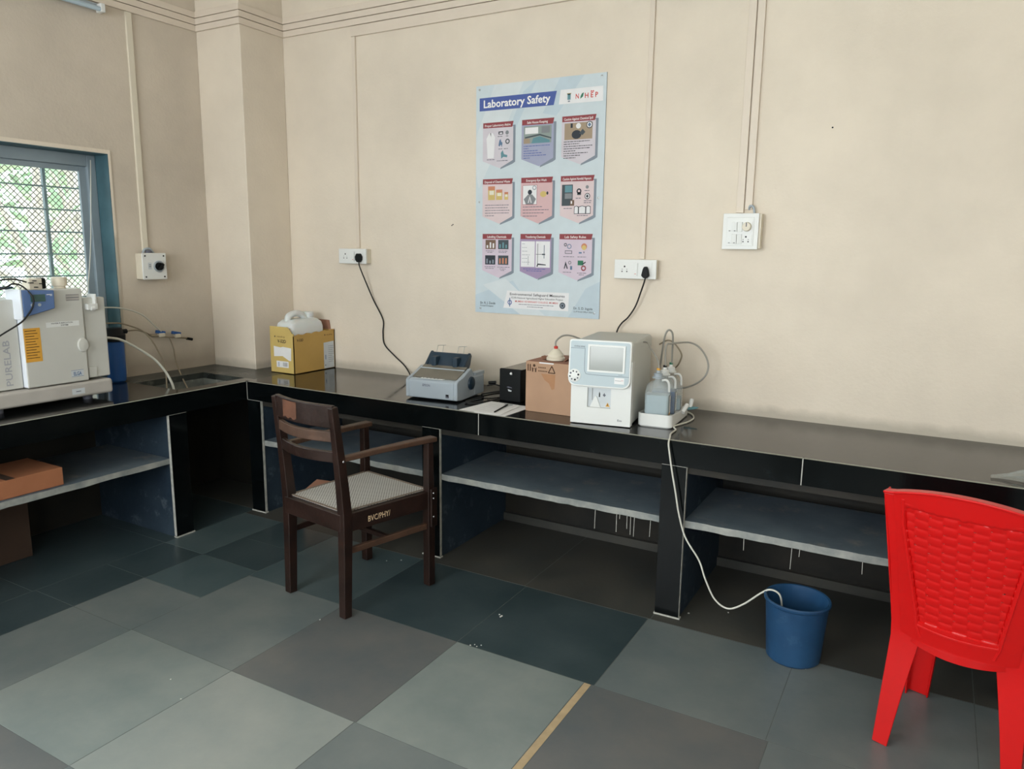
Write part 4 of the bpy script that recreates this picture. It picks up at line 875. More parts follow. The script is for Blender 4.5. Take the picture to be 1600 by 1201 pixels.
b = MB(); b.prism([(0, 0), (.005, .002), (.005, -.002), (0, -.004)], (.023, .122, .152), (0,1,0), (0,0,1), Wd-.046, GREYP); b.build('cover_ridge', pr_)
b = MB(); b.box(.055, Wd-.09, .009, .030, .1125, .1145, WHITEP); b.box(.055, .085, .01, .028, .1146, .1152, INK)
for k in range(5): b.lathe([(0, 0), (.003, 0), (.003, .002), (0, .002)], (.10+k*.022, .02, .1146), GINK, 10)
b.build('button_panel', pr_)
b = MB(); b.text('EPSON', (.105, -.0008, .074), (1,0,0), (0,0,1), .012, GINK, w=.045, bold=.02); b.build('lettering', pr_, fix=False)
b = MB(); b.box(.245, .262, -.002, .004, .022, .040, BLACKP); b.box(.247, .260, -.004, -.001, .024, .031, GINK); b.build('power_switch', pr_)
b = MB(); b.lathe([(0, 0), (.036, 0), (.034, .008), (.022, .012), (0, .012)], (Wd+.001, .155, .082), NAVY, 28, 'x'); b.build('paper_knob', pr_)
b = MB(); k = b.mi(NAVY)
b.prism([(.165, .135), (.17, .165), (.215, .225), (.228, .228), (.232, .215), (.205, .15), (.20, .125)], (.035, 0, 0), (0,1,0), (0,0,1), Wd-.085, NAVY)
b.prism([(.155, .135), (.16, .165), (.22, .222), (.235, .232), (.25, .215), (.235, .17), (.20, .125)], (.022, 0, 0), (0,1,0), (0,0,1), .016, NAVY); b.prism([(.155, .135), (.16, .165), (.22, .222), (.235, .232), (.25, .215), (.235, .17), (.20, .125)], (Wd-.058, 0, 0), (0,1,0), (0,0,1), .016, NAVY)
pg = b.build('paper_guide', pr_, bevel=.004)
for xq in (.07, .20):
    b = MB(); b.box(xq, xq+.03, .150, .200, .150, .212, NAVY); b.build('edge_guide', pg, bevel=.006)
    b = MB(); b.tube([(xq-.005, .22, .225), (xq-.004, .235, .262), (xq+.03, .236, .264), (xq+.032, .222, .227)], .0014, STEEL, 6, 0); b.tube([(xq-.004, .235, .262), (xq+.045, .236, .266)], .0014, STEEL, 6, 0); b.build('wire_support', pg)
b = MB(); b.box(Wd-.002, Wd+.002, .20, .305, .012, .108, GREYP); b.box(Wd-.04, Wd-.004, .225, Dp+.012, .108, .128, GREYP); b.build('rear_cover', pr_, bevel=.002)
# cables between printer and ups
hose('cable', [(2.10, -.30, .806), (2.12, -.20, .806), (2.17, -.14, .806), (2.235, -.20, .806), (2.245, -.33, .806), (2.215, -.47, .806), (2.15, -.53, .8065), (2.13, -.46, .806), (2.15, -.36, .806)], .0038, RUBB, 'black cable coiled on the worktop between printer and black power unit', 'cable')
hose('cable', [(2.112, -.315, .812), (2.16, -.25, .816), (2.20, -.14, .812), (2.25, -.05, .808), (2.34, -.03, .806), (2.36, -.06, .81)], .0035, RUBB, 'straight black cable from the printer passing behind the black power unit', 'cable')
t = thing('cable', 'black cable with a thick connector standing up at the printer rear corner', 'cable', (2.15, -.22, H))
b = MB(); b.tube([(2.085, -.215, .842), (2.12, -.19, .846), (2.15, -.155, .832), (2.155, -.11, .812), (2.13, -.06, .806)], .004, RUBB, 8, 8); b.build('lead', t, world=True)
b = MB(); b.tube([(2.088, -.205, .856), (2.128, -.19, .860)], .009, BLACKP, 10, 0); b.build('connector', t, world=True)

# ------------------------------------------------------------------ ups
t = thing('power_supply', 'black battery power unit with a round silver button between printer and brown carton', 'power supply', (2.315, -.36, H))
b = MB(); b.box(2.254, 2.376, -.345, -.05, H+.002, .972, BLACKP, mz=TAUPE); b.build('casing', t, world=True, bevel=.004)
b = MB(); b.box(2.251, 2.379, -.364, -.345, H, .974, BLACKP); fr_ = b.build('front_bezel', t, world=True, bevel=.006, seg=3)
b = MB(); b.lathe([(0, 0), (.010, 0), (.009, -.004), (0, -.005)], (2.325, -.364, .952), INK, 20, 'y'); b.lathe([(0, -.004), (.0065, -.004), (.006, -.0075), (0, -.009)], (2.325, -.364, .952), WHITEP, 18, 'y'); b.build('power_button', fr_, world=True)
b = MB(); b.prism([(0, .004), (.010, .008), (.032, .003), (.032, 0), (.010, 0)], (2.297, -.3648, .874), (1,0,0), (0,0,1), 0, GINK); b.prism([(0, .012), (.024, .006), (.020, 0), (.004, .001)], (2.304, -.3648, .855), (1,0,0), (0,0,1), 0, LBL); b.build('printed_mark', fr_, world=True, fix=False)

# ------------------------------------------------------------------ papers
def paper(pts, z, lab, extra=None):
    b = MB(); b.prism([(p[0], p[1]) for p in pts], (0, 0, z), (1,0,0), (0,1,0), .0012, PAPER)
    if extra: extra(b, z+.0014)
    c = (sum(p[0] for p in pts)/len(pts), sum(p[1] for p in pts)/len(pts)); o = b.build('paper_sheet', origin=(c[0], c[1], z)); return tag(o, lab, 'paper', 'loose papers at the worktop edge')
paper([(2.30, -.688), (2.472, -.684), (2.482, -.42), (2.30, -.425)], H+.0005, 'lowest white paper sheet of the pile, showing at the brown carton side')
def ruled(b, z):
    for k in range(9): b.prism([(0, 0), (.11, 0), (.11, .0016), (0, .0016)], (2.265, -.64+.020*k, z), (.99, .0, 0), (0,1,0), 0, GINK)
    b.prism([(0, 0), (.06, 0), (.06, .018), (0, .018)], (2.33, -.455, z), (1,0,0), (0,1,0), 0, P['shade'])
paper([(2.208, -.682), (2.415, -.690), (2.405, -.425), (2.235, -.418)], H+.0020, 'printed top paper sheet in front of the black power unit, next to the printer', ruled)
paper([(2.380, -.684), (2.445, -.682), (2.425, -.435), (2.385, -.437)], H+.0035, 'narrow folded paper strip beside the black pen')
t = thing('pen', 'black pen lying on the loose papers', 'pen', (2.39, -.58, H+.008))
b = MB(); b.tube([(2.398, -.655, H+.0088), (2.373, -.515, H+.0088)], .0038, BLACKP, 10, 0); b.build('barrel', t, world=True)
b = MB(); b.tube([(2.3735, -.518, H+.0088), (2.366, -.475, H+.0088)], .0046, INK, 10, 0); b.build('pen_cap', t, world=True)

# ------------------------------------------------------------------ brown carton with diluent cap
bc = thing('carton', 'plain brown carton with a white capped spout on top, left of the white analyzer', 'carton', (2.61, -.36, H))
x0, x1, y0, y1, z1 = 2.490, 2.745, -.512, -.225, 1.052
b = MB(); b.box(x0, x1, y0, y1, H, z1, CARD, mz=CARDIN); b.build('box_body', bc, world=True, bevel=.003)
b = MB(); b.lathe([(.052, 0), (.05, .001), (0, .0012)], (2.605, -.415, z1), PRINT, 24, squash=(1.2, .9)); b.build('cut_opening', bc, world=True)
for sg, aa in ((-1, .058), (1, .062)):
    b = MB(); b.prism([(-.035, 0), (.035, 0), (.02, .022), (-.02, .022)], (2.605+sg*.055, -.415, z1), (0, 1, 0), (sg*.75, 0, .66), .003, CARDIN); b.build('lifted_flap', bc, world=True)
b = MB(); b.lathe([(.0, .0), (.046, .0), (.046, .012), (.040, .016), (.040, .026), (.028, .040), (.018, .052), (.009, .056), (.009, .062), (0, .062)], (2.605, -.415, z1+.002), CREAMP, 32); sp_ = b.build('spout_cap', bc, world=True)
b = MB(); b.lathe([(.0095, .055), (.0098, .067), (.006, .069)], (2.605, -.415, z1+.002), RINK, 16); b.build('red_ring', sp_, world=True)
b = MB(); yy = y0-.0008; bu, bv = (1,0,0), (0,0,1)
for q in (0, .012): b.prism([(0, 0), (.006, 0), (.006, .034), (0, .034)], (x0+.010+q, yy, 1.003), bu, bv, 0, PRINT)
for q in (0, .012): b.prism([(-.001, .026), (.007, .026), (.003, .036)], (x0+.010+q, yy-.0002, 1.003), bu, bv, 0, PRINT)
b.prism([(.004, 0), (.010, 0), (.010, .016), (.020, .016), (.020, 0), (.026, 0), (.028, .024), (.022, .018), (.008, .018), (.002, .024)], (x0+.032, yy, 1.0), bu, bv, 0, PRINT); b.lathe([(0, 0), (.007, 0), (.007, -.0003), (0, -.0003)], (x0+.047, yy, 1.032), PRINT, 12, 'y')
for r_ in range(2):
    for q in range(6 if r_ else 5): b.prism([(0, 0), (.006, 0), (.006, .005), (0, .005)], (x0+.070+.0085*q, yy, 1.022-.017*r_), bu, bv, 0, PRINT)
for (p, q) in (((0, 0), (.018, .034)), ((.018, .034), (.036, 0)), ((.036, 0), (0, 0))): b.bar((x0+.125+p[0], yy, 1.002+p[1]), (x0+.125+q[0], yy, 1.002+q[1]), .0006, .0045, PRINT, up=(0,0,1))
b.build('printed_symbols', bc, world=True, fix=False)
b = MB(); b.prism([(0, 0), (.02, -.03), (.045, -.045), (.06, -.075), (.075, -.07), (.078, 0)], (x0+.085, yy, .995), bu, bv, 0, pm('torn_tape_board', (166, 122, 88), .7)); b.build('tape_remnant', bc, world=True, fix=False)
b = MB(); b.prism([(0, 0), (.078, 0), (.078, .006), (0, .006)], (x0+.075, yy-.0004, 1.045), bu, bv, 0, PAPER); b.build('paper_strip', bc, world=True, fix=False)

# ------------------------------------------------------------------ analyzer
AA = math.atan2(.042, .278)
an = thing('blood_analyzer', 'white desktop analyzer with grey front panel and screen', 'analyzer', (2.79, -.615, H), AA)
AW, AD, AH = .281, .45, .382
sec = lambda y, x0, x1, z0, z1, r: [(x0+(x1-x0)/2+p[0], y, z0+(z1-z0)/2+p[1]) for p in rr_section((x1-x0)/2, (z1-z0)/2, r)]
b = MB()
secs = [[(AW/2+p[0], y+dy, z) for p in [(q[0], q[1]) for q in [(0, 0)]] ] for y, dy, z in ()]
# body: rounded-plan box with the probe recess cut from the front
prof_ = rr_section(AW/2, AD/2, .022, 6)
def ring_at(z, inset=0.0): return [(AW/2+p[0]*(1-inset/(AW/2)), AD/2+p[1]*(1-inset/(AD/2)), z) for p in prof_]
loft(b, [ring_at(.006, .006), ring_at(.014, 0), ring_at(AH-.012, 0), ring_at(AH, .008)], ANSIDE)
b.build('housing', an)
b = MB()   # white front shell around the recess
rx0, rx1, rz0, rz1 = .078, .188, .080, .172; yf = -.012
def fr_box(x0, x1, z0, z1): b.box(x0, x1, yf, .03, z0, z1, WHITEP)
fr_box(.0, rx0, .004, .30); fr_box(rx1, AW, .004, .30); fr_box(rx0, rx1, .004, rz0); fr_box(rx0, rx1, rz1, .30)
b.build('front_shell', an, bevel=.0)
b = MB(); b.box(rx0, rx1, -.002, -.0004, rz0, rz1, LBL); b.box(rx0, rx1, yf+.001, -.002, rz0, rz0+.003, ANSIDE); b.prism([(0, 0), (.05, 0), (.03, .05), (.022, .05)], (rx0+.012, -.0025, rz0+.003), (1,0,0), (0,0,1), .005, WHITEP)
rc = b.build('probe_bay', an)
b = MB(); b.tube([(rx0+.022, -.009, rz0+.035), (rx0+.022, -.009, rz1+.002)], .0014, STEEL, 8, 0); b.build('probe_needle', rc)
b = MB(); yq = -.0026
b.prism([(0, 0), (.006, 0), (.006, .016), (.003, .026), (0, .016)], (rx0+.052, yq, rz0+.05), (1,0,0), (0,0,1), 0, INK); b.prism([(0, .008), (.005, .014), (.007, .020), (.010, .013), (.015, .008), (.011, .004), (.009, 0), (.004, .004)], (rx0+.070, yq, rz0+.052), (1,0,0), (0,0,1), 0, GINK)
b.prism([(0, 0), (.020, 0), (.010, .019)], (rx0+.084, yq, rz0+.008), (1,0,0), (0,0,1), 0, ORNG); b.prism([(.008, .004), (.012, .004), (.011, .013), (.009, .013)], (rx0+.084, yq-.0003, rz0+.008), (1,0,0), (0,0,1), 0, INK); b.build('warning_symbols', rc, fix=False)
# front panel, leaning slightly forward at its bottom
R2 = Matrix.Rotation(math.radians(-4), 4, 'X')
def fp(b, nm, par, **kw):
    bmesh.ops.transform(b.bm, matrix=Matrix.Translation((0, -.014, AH+.008)) @ R2 @ Matrix.Translation((0, 0, -AH-.008)), verts=b.bm.verts[:]); return b.build(nm, par, **kw)
ph0, ph1 = .178, AH+.010
def panel_poly(i):
    r1, r2 = .012-i*.3, .036-i*.6; X0, X1, Z0, Z1 = -.012+i, AW-.004-i, ph0+i, ph1-i; out = []
    for cx2, cz2, r, a0 in ((X1-r1, Z1-r1, r1, 0), (X0+r1, Z1-r1, r1, 90), (X0+r2, Z0+r2, r2, 180), (X1-r2, Z0+r2, r2, 270)):
        for k in range(7): a = math.radians(a0+15*k); out.append((cx2+r*math.cos(a), cz2+r*math.sin(a)))
    return out
b = MB(); b.prism(panel_poly(0), (0, .034, 0), (1,0,0), (0,0,1), .034, WHITEP); fpn = fp(b, 'front_panel', an, bevel=.003)
b = MB(); b.prism(panel_poly(.007), (0, -.0005, 0), (1,0,0), (0,0,1), .001, ANGREY); fc = fp(b, 'face_plate', fpn)
b = MB(); sx0_, sx1_, sz0_, sz1_ = .078, .250, .248, .372
for q in ((sx0_, sx1_, sz1_-.008, sz1_), (sx0_, sx1_, sz0_, sz0_+.008), (sx0_, sx0_+.009, sz0_+.008, sz1_-.008), (sx1_-.009, sx1_, sz0_+.008, sz1_-.008)): b.box(q[0], q[1], -.006, -.001, q[2], q[3], WHITEP)
scf = fp(b, 'screen_frame', fpn)
b = MB(); b.box(sx0_+.009, sx1_-.009, -.003, -.0012, sz0_+.008, sz1_-.008, SCREEN); fp(b, 'screen', scf)
b = MB(); b.lathe([(0, -.001), (.030, -.001), (.030, -.003), (.027, -.005), (0, -.005)], (.018, 0, .226), WHITEP, 36, 'y')
for k in range(8):
    a = 2*math.pi*(k+.3)/8; c_ = (.018+.020*math.cos(a), -.0052, .226+.020*math.sin(a)); b.lathe([(0, 0), (.0038+.001*(k % 3 == 0), 0), (.0038, -.0008), (0, -.0008)], c_, GINK if k % 2 else INK, 10, 'y')
fp(b, 'emblem_disc', fpn)
b = MB(); b.tube([(-.003, -.0015, .352), (.055, -.0015, .352), (.063, -.0015, .346), (.064, -.0015, .26), (.07, -.0015, .242), (.08, -.0015, .236), (.16, -.0015, .234), (.27, -.0015, .234)], .0012, P['shade'], 6, 3); fp(b, 'trim_line', fpn)
b = MB(); b.text('mindray animal', (.012, -.002, .358), (1,0,0), (0,0,1), .0065, GINK, w=.05, bold=.01); b.text('touch', (.222, -.002, .239), (1,0,0), (0,0,1), .005, GINK, w=.018); fp(b, 'lettering', fpn, fix=False)
b = MB(); b.box(.205, .250, -.0018, -.0012, .200, .228, PAPER); b.box(.208, .238, -.0021, -.0019, .214, .2155, GINK); b.prism([(0, 0), (.01, 0), (.01, .006), (0, .006)], (.236, -.0021, .214), (1,0,0), (0,0,1), 0, P['pink']); fp(b, 'white_sticker', fpn, fix=False)
b = MB(); b.text('Evo', (.222, yf-.0006, .026), (1,0,0), (0,0,1), .009, GINK, w=.02, bold=.02); b.build('model_lettering', an, fix=False)
for (a, c_) in ((.03, .03), (AW-.03, .03), (.03, AD-.04), (AW-.03, AD-.04)):
    b = MB(); b.lathe([(0, 0), (.012, 0), (.012, .008), (0, .008)], (a, c_, 0), BLACKP, 14); b.build('foot', an)

# ------------------------------------------------------------------ reagent tray and bottles
TA = math.radians(4); tr_ = thing('reagent_tray', 'white plastic bottle tray beside the white analyzer', 'tray', (3.078, -.520, H), TA)
TW, TD = .160, .345
b = MB()
outp = rr_section(TW/2, TD/2, .025, 6); 
def tring(z, i): return [(TW/2+p[0]*(1-i/(TW/2)), TD/2+p[1]*(1-i/(TD/2)), z) for p in outp]
zf = lambda y: .062-.02*min(1, max(0, y/TD))
k = b.mi(WHITEP)
rings = [tring(.0, .006), tring(.006, .0)]
topo = [(p[0], p[1], zf(p[1])) for p in tring(0, 0)]; topi = [(p[0], p[1], zf(p[1])) for p in tring(0, .005)]; inner = tring(.036, .007)
allr = rings+[topo, topi, inner]; VV = [[b.bm.verts.new(p) for p in r_] for r_ in allr]; n_ = len(VV[0])
for a, c_ in zip(VV, VV[1:]):
    for i in range(n_): b._f([a[i], a[(i+1) % n_], c_[(i+1) % n_], c_[i]], k)
b._f(VV[0][::-1], k); b._f(VV[-1], k); b.build('tray_body', tr_)
TM = MW[tr_.name]
def bottle(lx, ly, liq, level, lab, collar, labels):
    loc = TM @ Vector((lx, ly, .0365)); t = thing('reagent_bottle', lab, 'bottle', tuple(loc), TA+math.radians(8), 'reagent bottles on the tray')
    w, d = .112, .086; hb = .168
    def S(z, x0, x1, dd, r=.014): return [((x0+x1)/2+p[0], p[1]+d/2, z) for p in rr_section((x1-x0)/2, dd/2, min(r, (x1-x0)/2-.001, dd/2-.001), 4)]
    b = MB(); loft(b, [S(0, .003, w-.003, d-.006), S(.006, 0, w, d), S(.112, 0, w, d), S(.128, .002, w-.014, d-.004), S(.150, .008, w-.026, d-.010), S(hb-.006, .022, w-.034, d-.024), S(hb, .040, w-.044, .034, .014), S(hb+.018, .040, w-.044, .034, .014)], BOTP); b.build('bottle_body', t)
    b = MB(); i = .003
    if level: 
        top_ = min(level, .111)
        loft(b, [S(.004, i, w-i, d-2*i), S(top_, i, w-i, d-2*i)], liq); b.build('liquid', t)
    b = MB(); b.tube([(w-.040, d/2, hb+.002), (w-.020, d/2, hb+.004), (w-.008, d/2, hb-.012), (w-.006, d/2, hb-.040), (w-.006, d/2, .118)], .0055, WHITEP, 10, 6); b.build('handle', t)
    cx2 = w/2-.002
    b = MB(); b.lathe([(0, 0), (.026, 0), (.026, .006), (.020, .008), (.020, .022), (.010, .026), (.008, .040), (0, .04)], (cx2, d/2, hb+.012), GREYP if labels != 'w' else WHITEP, 24); cp_ = b.build('screw_cap', t)
    b = MB(); b.lathe([(.0085, 0), (.0088, .012), (.004, .013)], (cx2, d/2, hb+.046), collar, 14); b.build('colour_collar', cp_)
    b = MB(); b.box(w-.0003, w+.0006, .030, d-.012, .018, .100, PAPER)
    for q in range(5): b.box(w+.0007, w+.001, .034, .066-.008*(q % 2), .03+.012*q, .032+.012*q, P['grey'])
    b.box(w+.0007, w+.001, .013, d-.012, .014, .022, ORNG if labels == 'o' else PAPER); b.build('paper_label', t)
    return Matrix.Translation(loc) @ Matrix.Rotation(TA+math.radians(4), 4, 'Z') @ Vector((cx2, d/2, hb+.055))
n1 = bottle(.022, .028, LIQ, .105, 'translucent bottle with clear liquid, nearest on the white tray', ORNG, 'o')
n2 = bottle(.026, .131, LIQB, .108, 'bottle filled with dark blue liquid in the middle of the tray', BLACKP, 'w')
n3 = bottle(.030, .234, LIQ, .06, 'rearmost translucent bottle on the white tray', GRINK, 'w')
t = thing('clip_fitting', 'small white clips and pale blue wing lying on the right side of the tray', 'clip', (3.215, -.28, .84))
b = MB(); b.tube([(3.228, -.315, .842), (3.236, -.27, .872)], .011, WHITEP, 12, 0); b.tube([(3.236, -.22, .85), (3.238, -.20, .888)], .010, WHITEP, 12, 0); b.build('white_clip', t, world=True)
b = MB(); b.prism([(-.03, -.012), (.03, -.006), (.045, .004), (.02, .012), (-.02, .012)], (3.236, -.235, .846), (.9, .4, .1), (-.3, .8, .4), .004, P['teal']); b.build('blue_wing', t, world=True)
hose('reagent_tube', [tuple(n1), (n1.x-.012, n1.y+.01, n1.z+.04), (3.085, -.40, 1.15), (3.06, -.37, 1.168), (3.02, -.35, 1.165)], .0038, TUBEG, 'short grey tube rising from the nearest reagent bottle behind the analyzer', 'tube')
hose('reagent_tube', [tuple(n2), (3.135, -.32, 1.15), (3.15, -.28, 1.16), (3.20, -.15, 1.155), (3.25, -.12, 1.12), (3.283, -.11, 1.05), (3.268, -.12, .985), (3.19, -.11, .93), (3.06, -.09, .90)], .0045, TUBEG, 'wide grey tube loop swinging to the right of the reagent bottles', 'tube')
hose('reagent_tube', [tuple(n3), (n3.x, n3.y, n3.z+.05), (3.148, -.27, 1.20), (3.136, -.29, 1.225), (3.118, -.29, 1.20), (3.098, -.26, 1.12), (3.07, -.2, 1.02)], .0045, TUBEG, 'tall arched grey tube above the rearmost reagent bottle', 'tube')
hose('reagent_tube', [(3.03, -.10, 1.13), (3.09, -.16, 1.160), (3.13, -.18, 1.150), (3.166, -.18, 1.105), (3.162, -.17, 1.07), (3.12, -.12, 1.02), (3.03, -.09, .98)], .004, TUBED, 'small brownish tube loop behind the reagent bottles', 'tube')
hose('diluent_tube', [(2.605, -.415, 1.112), (2.600, -.405, 1.145), (2.625, -.375, 1.172), (2.665, -.33, 1.165), (2.71, -.25, 1.12), (2.74, -.19, 1.05), (2.76, -.16, .95)], .0045, TUBEG, 'grey tube arching from the brown carton spout to the analyzer rear', 'tube')
hose('waste_tube', [(3.00, -.075, .83), (3.12, -.09, .808), (3.215, -.14, .8055), (3.262, -.24, .8055), (3.262, -.34, .8055), (3.236, -.46, .8055), (3.262, -.52, .8055), (3.266, -.60, .8055), (3.287, -.68, .8075), (3.292, -.712, .79), (3.300, -.718, .75), (3.318, -.725, .67), (3.338, -.725, .58), (3.357, -.725, .49), (3.391, -.728, .395), (3.456, -.735, .309), (3.490, -.74, .231), (3.535, -.745, .157), (3.593, -.75, .133), (3.655, -.755, .172), (3.722, -.76, .240), (3.756, -.762, .262), (3.79, -.76, .25), (3.802, -.755, .20), (3.803, -.752, .12)], .0037, TUBEW, 'long pale waste tube running from the analyzer over the worktop edge into the blue bucket', 'tube')

# ------------------------------------------------------------------ bucket
t = thing('bucket', 'blue plastic bucket on the floor under the worktop', 'bucket', (3.858, -.755, 0))
pro = [(.0, .004), (.085, .004), (.095, 0), (.102, .008), (.106, .06), (.112, .15), (.118, .235), (.121, .238), (.125, .241), (.126, .249), (.122, .254), (.115, .252), (.112, .235), (.106, .15), (.100, .06), (.096, .012), (.0, .010)]
b = MB(); b.lathe(pro, (3.858, -.755, 0), BLUEP, 48, cap=False); b.build('bucket_body', t, world=True)

dp = MB(); rd = random.Random(8); CR = pm('white_debris', (214, 214, 208), .8)
for (x, y) in ((1.884, -2.124), (2.024, -2.185), (2.735, -1.343), (2.745, -1.326), (2.707, -1.348), (2.72, -1.335), (3.917, -.829), (3.546, -.519), (1.884, -.869), (1.943, -.823), (2.676, -1.064), (2.691, -1.069), (1.962, -1.232), (2.034, -1.505), (3.394, -.617), (2.69, -1.08)):
    n = rd.randint(4, 6); r_ = rd.uniform(.003, .007); a0 = rd.uniform(0, 6)
    dp.prism([(r_*rd.uniform(.5, 1)*math.cos(a0+2*math.pi*i/n), r_*rd.uniform(.5, 1)*math.sin(a0+2*math.pi*i/n)) for i in range(n)], (x, y, .0003), (1,0,0), (0,1,0), .0015, CR)
tag(dp.build('floor_debris', origin=(2.7, -1.3, 0)), 'tiny white specks of debris scattered over the stone floor', 'debris', kind='stuff')

# ------------------------------------------------------------------ cartons on and under shelves
def carton(x0, x1, y0, y1, z0, z1, mt, lab, tape=True):
    t = thing('carton', lab, 'carton', ((x0+x1)/2, (y0+y1)/2, z0)); b = MB(); b.box(x0, x1, y0, y1, z0, z1, mt); b.build('box_body', t, world=True, bevel=.003)
    if tape: b = MB(); b.box(x0+.0, x1+.0008, (y0+y1)/2-.02, (y0+y1)/2+.02, z1+.0002, z1+.0008, CARDD); b.build('lid_seam', t, world=True)
    return t
carton(.36, .662, -2.24, -1.777, .4515, .538, CARDO, 'flat orange-brown carton lying on the shelf under the water purifier')
carton(.02, .289, -2.25, -1.764, .002, .395, CARDD, 'dark brown carton standing on the floor beneath the shelf at far left')
t = thing('carton', 'small open brown carton lying on the floor behind the wooden chair', 'carton', (1.205, -.50, 0), math.radians(14))
b = MB(); b.box(-.16, .16, -.11, .11, 0, .165, CARD); b.build('box_body', t, bevel=.002)
b = MB(); b.prism([(-.16, 0), (.16, 0), (.14, .10), (-.12, .11)], (0, -.11, .167), (1,0,0), (0, .90, .44), .004, CARDIN, mside=CARD); b.build('raised_flap', t)
b = MB(); b.prism([(-.15, 0), (.16, 0), (.14, .08), (-.12, .06)], (0, -.112, .165), (1,0,0), (0, -.62, -.78), .004, CARD); b.build('hanging_flap', t)
# plastic bag at the right end of the worktop
t = MB(); rd = random.Random(4); k = t.mi(pm('clear_plastic_bag', (176, 182, 178), .18, .05, 12, alpha=.42, bump=.8, bscale=18))
def bagf(u, v):
    x = 4.452+u*.50; wdt = .04+.26*min(1, u*1.9); y = -.60+.06*u+(v-.5)*wdt*1.0+.03*math.sin(u*9)
    h = .003+.06*min(1, u*2.5)*math.sin(math.pi*min(1, max(0, v)))*(.55+.45*math.sin(u*17+v*9)*math.cos(v*14-u*6))
    return Vector((x, max(y, -.69), H+.003+max(0, h)))
t.grid(bagf, 40, 24, t.mats[0]); o = t.build('plastic_bag', origin=(4.5, -.6, H), fix=False, angle=80); tag(o, 'crumpled clear plastic bag on the worktop behind the red chair', 'bag')

# ------------------------------------------------------------------ wooden armchair
wc = thing('wooden_armchair', 'dark wooden armchair with woven cane seat, pulled up to the worktop', 'chair', (1.96, -1.18, 0))
bk = Vector((.183, .983, 0)); 
def back_at(f, z):      # rear post centre line above foot point f
    if z <= .44: return Vector((f[0], f[1], z)) + bk*(.012*z/.44)
    return Vector((f[0], f[1], z)) + bk*(.012-.050*((z-.44)/.52)**1.25)
RLf, RRf, FLf, FRf = (1.726, -1.372), (2.113, -1.430), (1.782, -.900), (2.232, -.975)
sd = (Vector((RRf[0], RRf[1], 0))-Vector((RLf[0], RLf[1], 0))).normalized()
for f in (RLf, RRf):
    b = MB(); zs = [0.001, .1, .25, .40, .47, .6, .72, .84, .942]
    ws = [.040, .041, .043, .044, .044, .040, .036, .033, .030]; ds = [.040, .042, .044, .048, .048, .044, .040, .036, .032]
    b.sweep([back_at(f, z) for z in zs], ws, ds, WOOD, side=sd); b.build('leg', wc, world=True, bevel=.004)
for f, w_ in ((FLf, .042), (FRf, .042)):
    b = MB(); b.sweep([(f[0], f[1], z) for z in (.001, .2, .38, .48, .705)], [.040, .041, .043, .038, .034], [.040, .041, .043, .038, .034], WOOD, side=sd); b.build('leg', wc, world=True, bevel=.004)
def rail(nm, A_, B_, z0, z1, th_, mt=WOOD, bow=0.0, bev=.003, n=10):
    b = MB(); A_, B_ = Vector(A_), Vector(B_); nrm = (B_-A_).cross(Vector((0, 0, 1))).normalized()
    pts = [A_.lerp(B_, i/n)+nrm*(bow*math.sin(math.pi*i/n)) for i in range(n+1)]
    b.sweep([p+Vector((0, 0, (z0+z1)/2)) for p in pts], z1-z0, th_, mt, side=(0, 0, 1)); return b.build(nm, wc, world=True, bevel=bev)
def v3(f, z=0): return Vector((f[0], f[1], z))
rail('seat_rail', v3(RLf), v3(RRf), .392, .470, .030); rail('seat_rail', v3(FLf), v3(FRf), .392, .470, .030); rail('seat_rail', v3(RLf), v3(FLf), .392, .470, .030)
sr = rail('seat_rail', v3(RRf), v3(FRf), .388, .470, .030)
dn = (v3(FRf)-v3(RRf)).normalized(); ns = Vector((dn.y, -dn.x, 0))
b = MB(); b.text('BVC/PHY/', v3(RRf, .412)+dn*.118+ns*.0158, dn, (0, 0, 1), .026, pm('cream_paint', (222, 196, 160), .6), w=.118, bold=.006); b.build('painted_lettering', sr, world=True, fix=False)
# cane seat
cane = bpy.data.materials.new('woven_cane'); cane.use_nodes = True; nt = cane.node_tree; bs = nt.nodes['Principled BSDF']; N = nt.nodes.new; L = nt.links.new
tc = N('ShaderNodeTexCoord'); mp = N('ShaderNodeMapping'); mp.inputs['Rotation'].default_value = (0, 0, math.radians(55)); mp.inputs['Scale'].default_value = (560, 560, 560); L(tc.outputs['Object'], mp.inputs[0])
sp = N('ShaderNodeSeparateXYZ'); L(mp.outputs[0], sp.inputs[0]); sn = []
for ax in ('X', 'Y'):
    s_ = N('ShaderNodeMath'); s_.operation = 'SINE'; L(sp.outputs[ax], s_.inputs[0]); sn.append(s_)
ml = N('ShaderNodeMath'); ml.operation = 'ADD'; L(sn[0].outputs[0], ml.inputs[0]); L(sn[1].outputs[0], ml.inputs[1])
mr = N('ShaderNodeMapRange'); mr.inputs[1].default_value = .75; mr.inputs[2].default_value = 1.25; L(ml.outputs[0], mr.inputs[0])
mx = N('ShaderNodeMix'); mx.data_type = 'RGBA'; mx.inputs[6].default_value = lin((186, 185, 180)); mx.inputs[7].default_value = lin((58, 52, 48)); L(mr.outputs[0], mx.inputs[0]); L(mx.outputs[2], bs.inputs['Base Color']); bs.inputs['Roughness'].default_value = .6
b = MB(); cx3, cy3 = 1.963, -1.17
poly = [v3(RLf)+bk*.012+sd*.012, v3(RRf)+bk*.012-sd*.012, v3(FRf)-bk*.0-sd*.014, v3(FLf)+sd*.014]
b.prism([(p.x, p.y) for p in poly], (0, 0, .4705), (1,0,0), (0,1,0), .005, cane); b.build('cane_seat', wc, world=True)
b = MB()
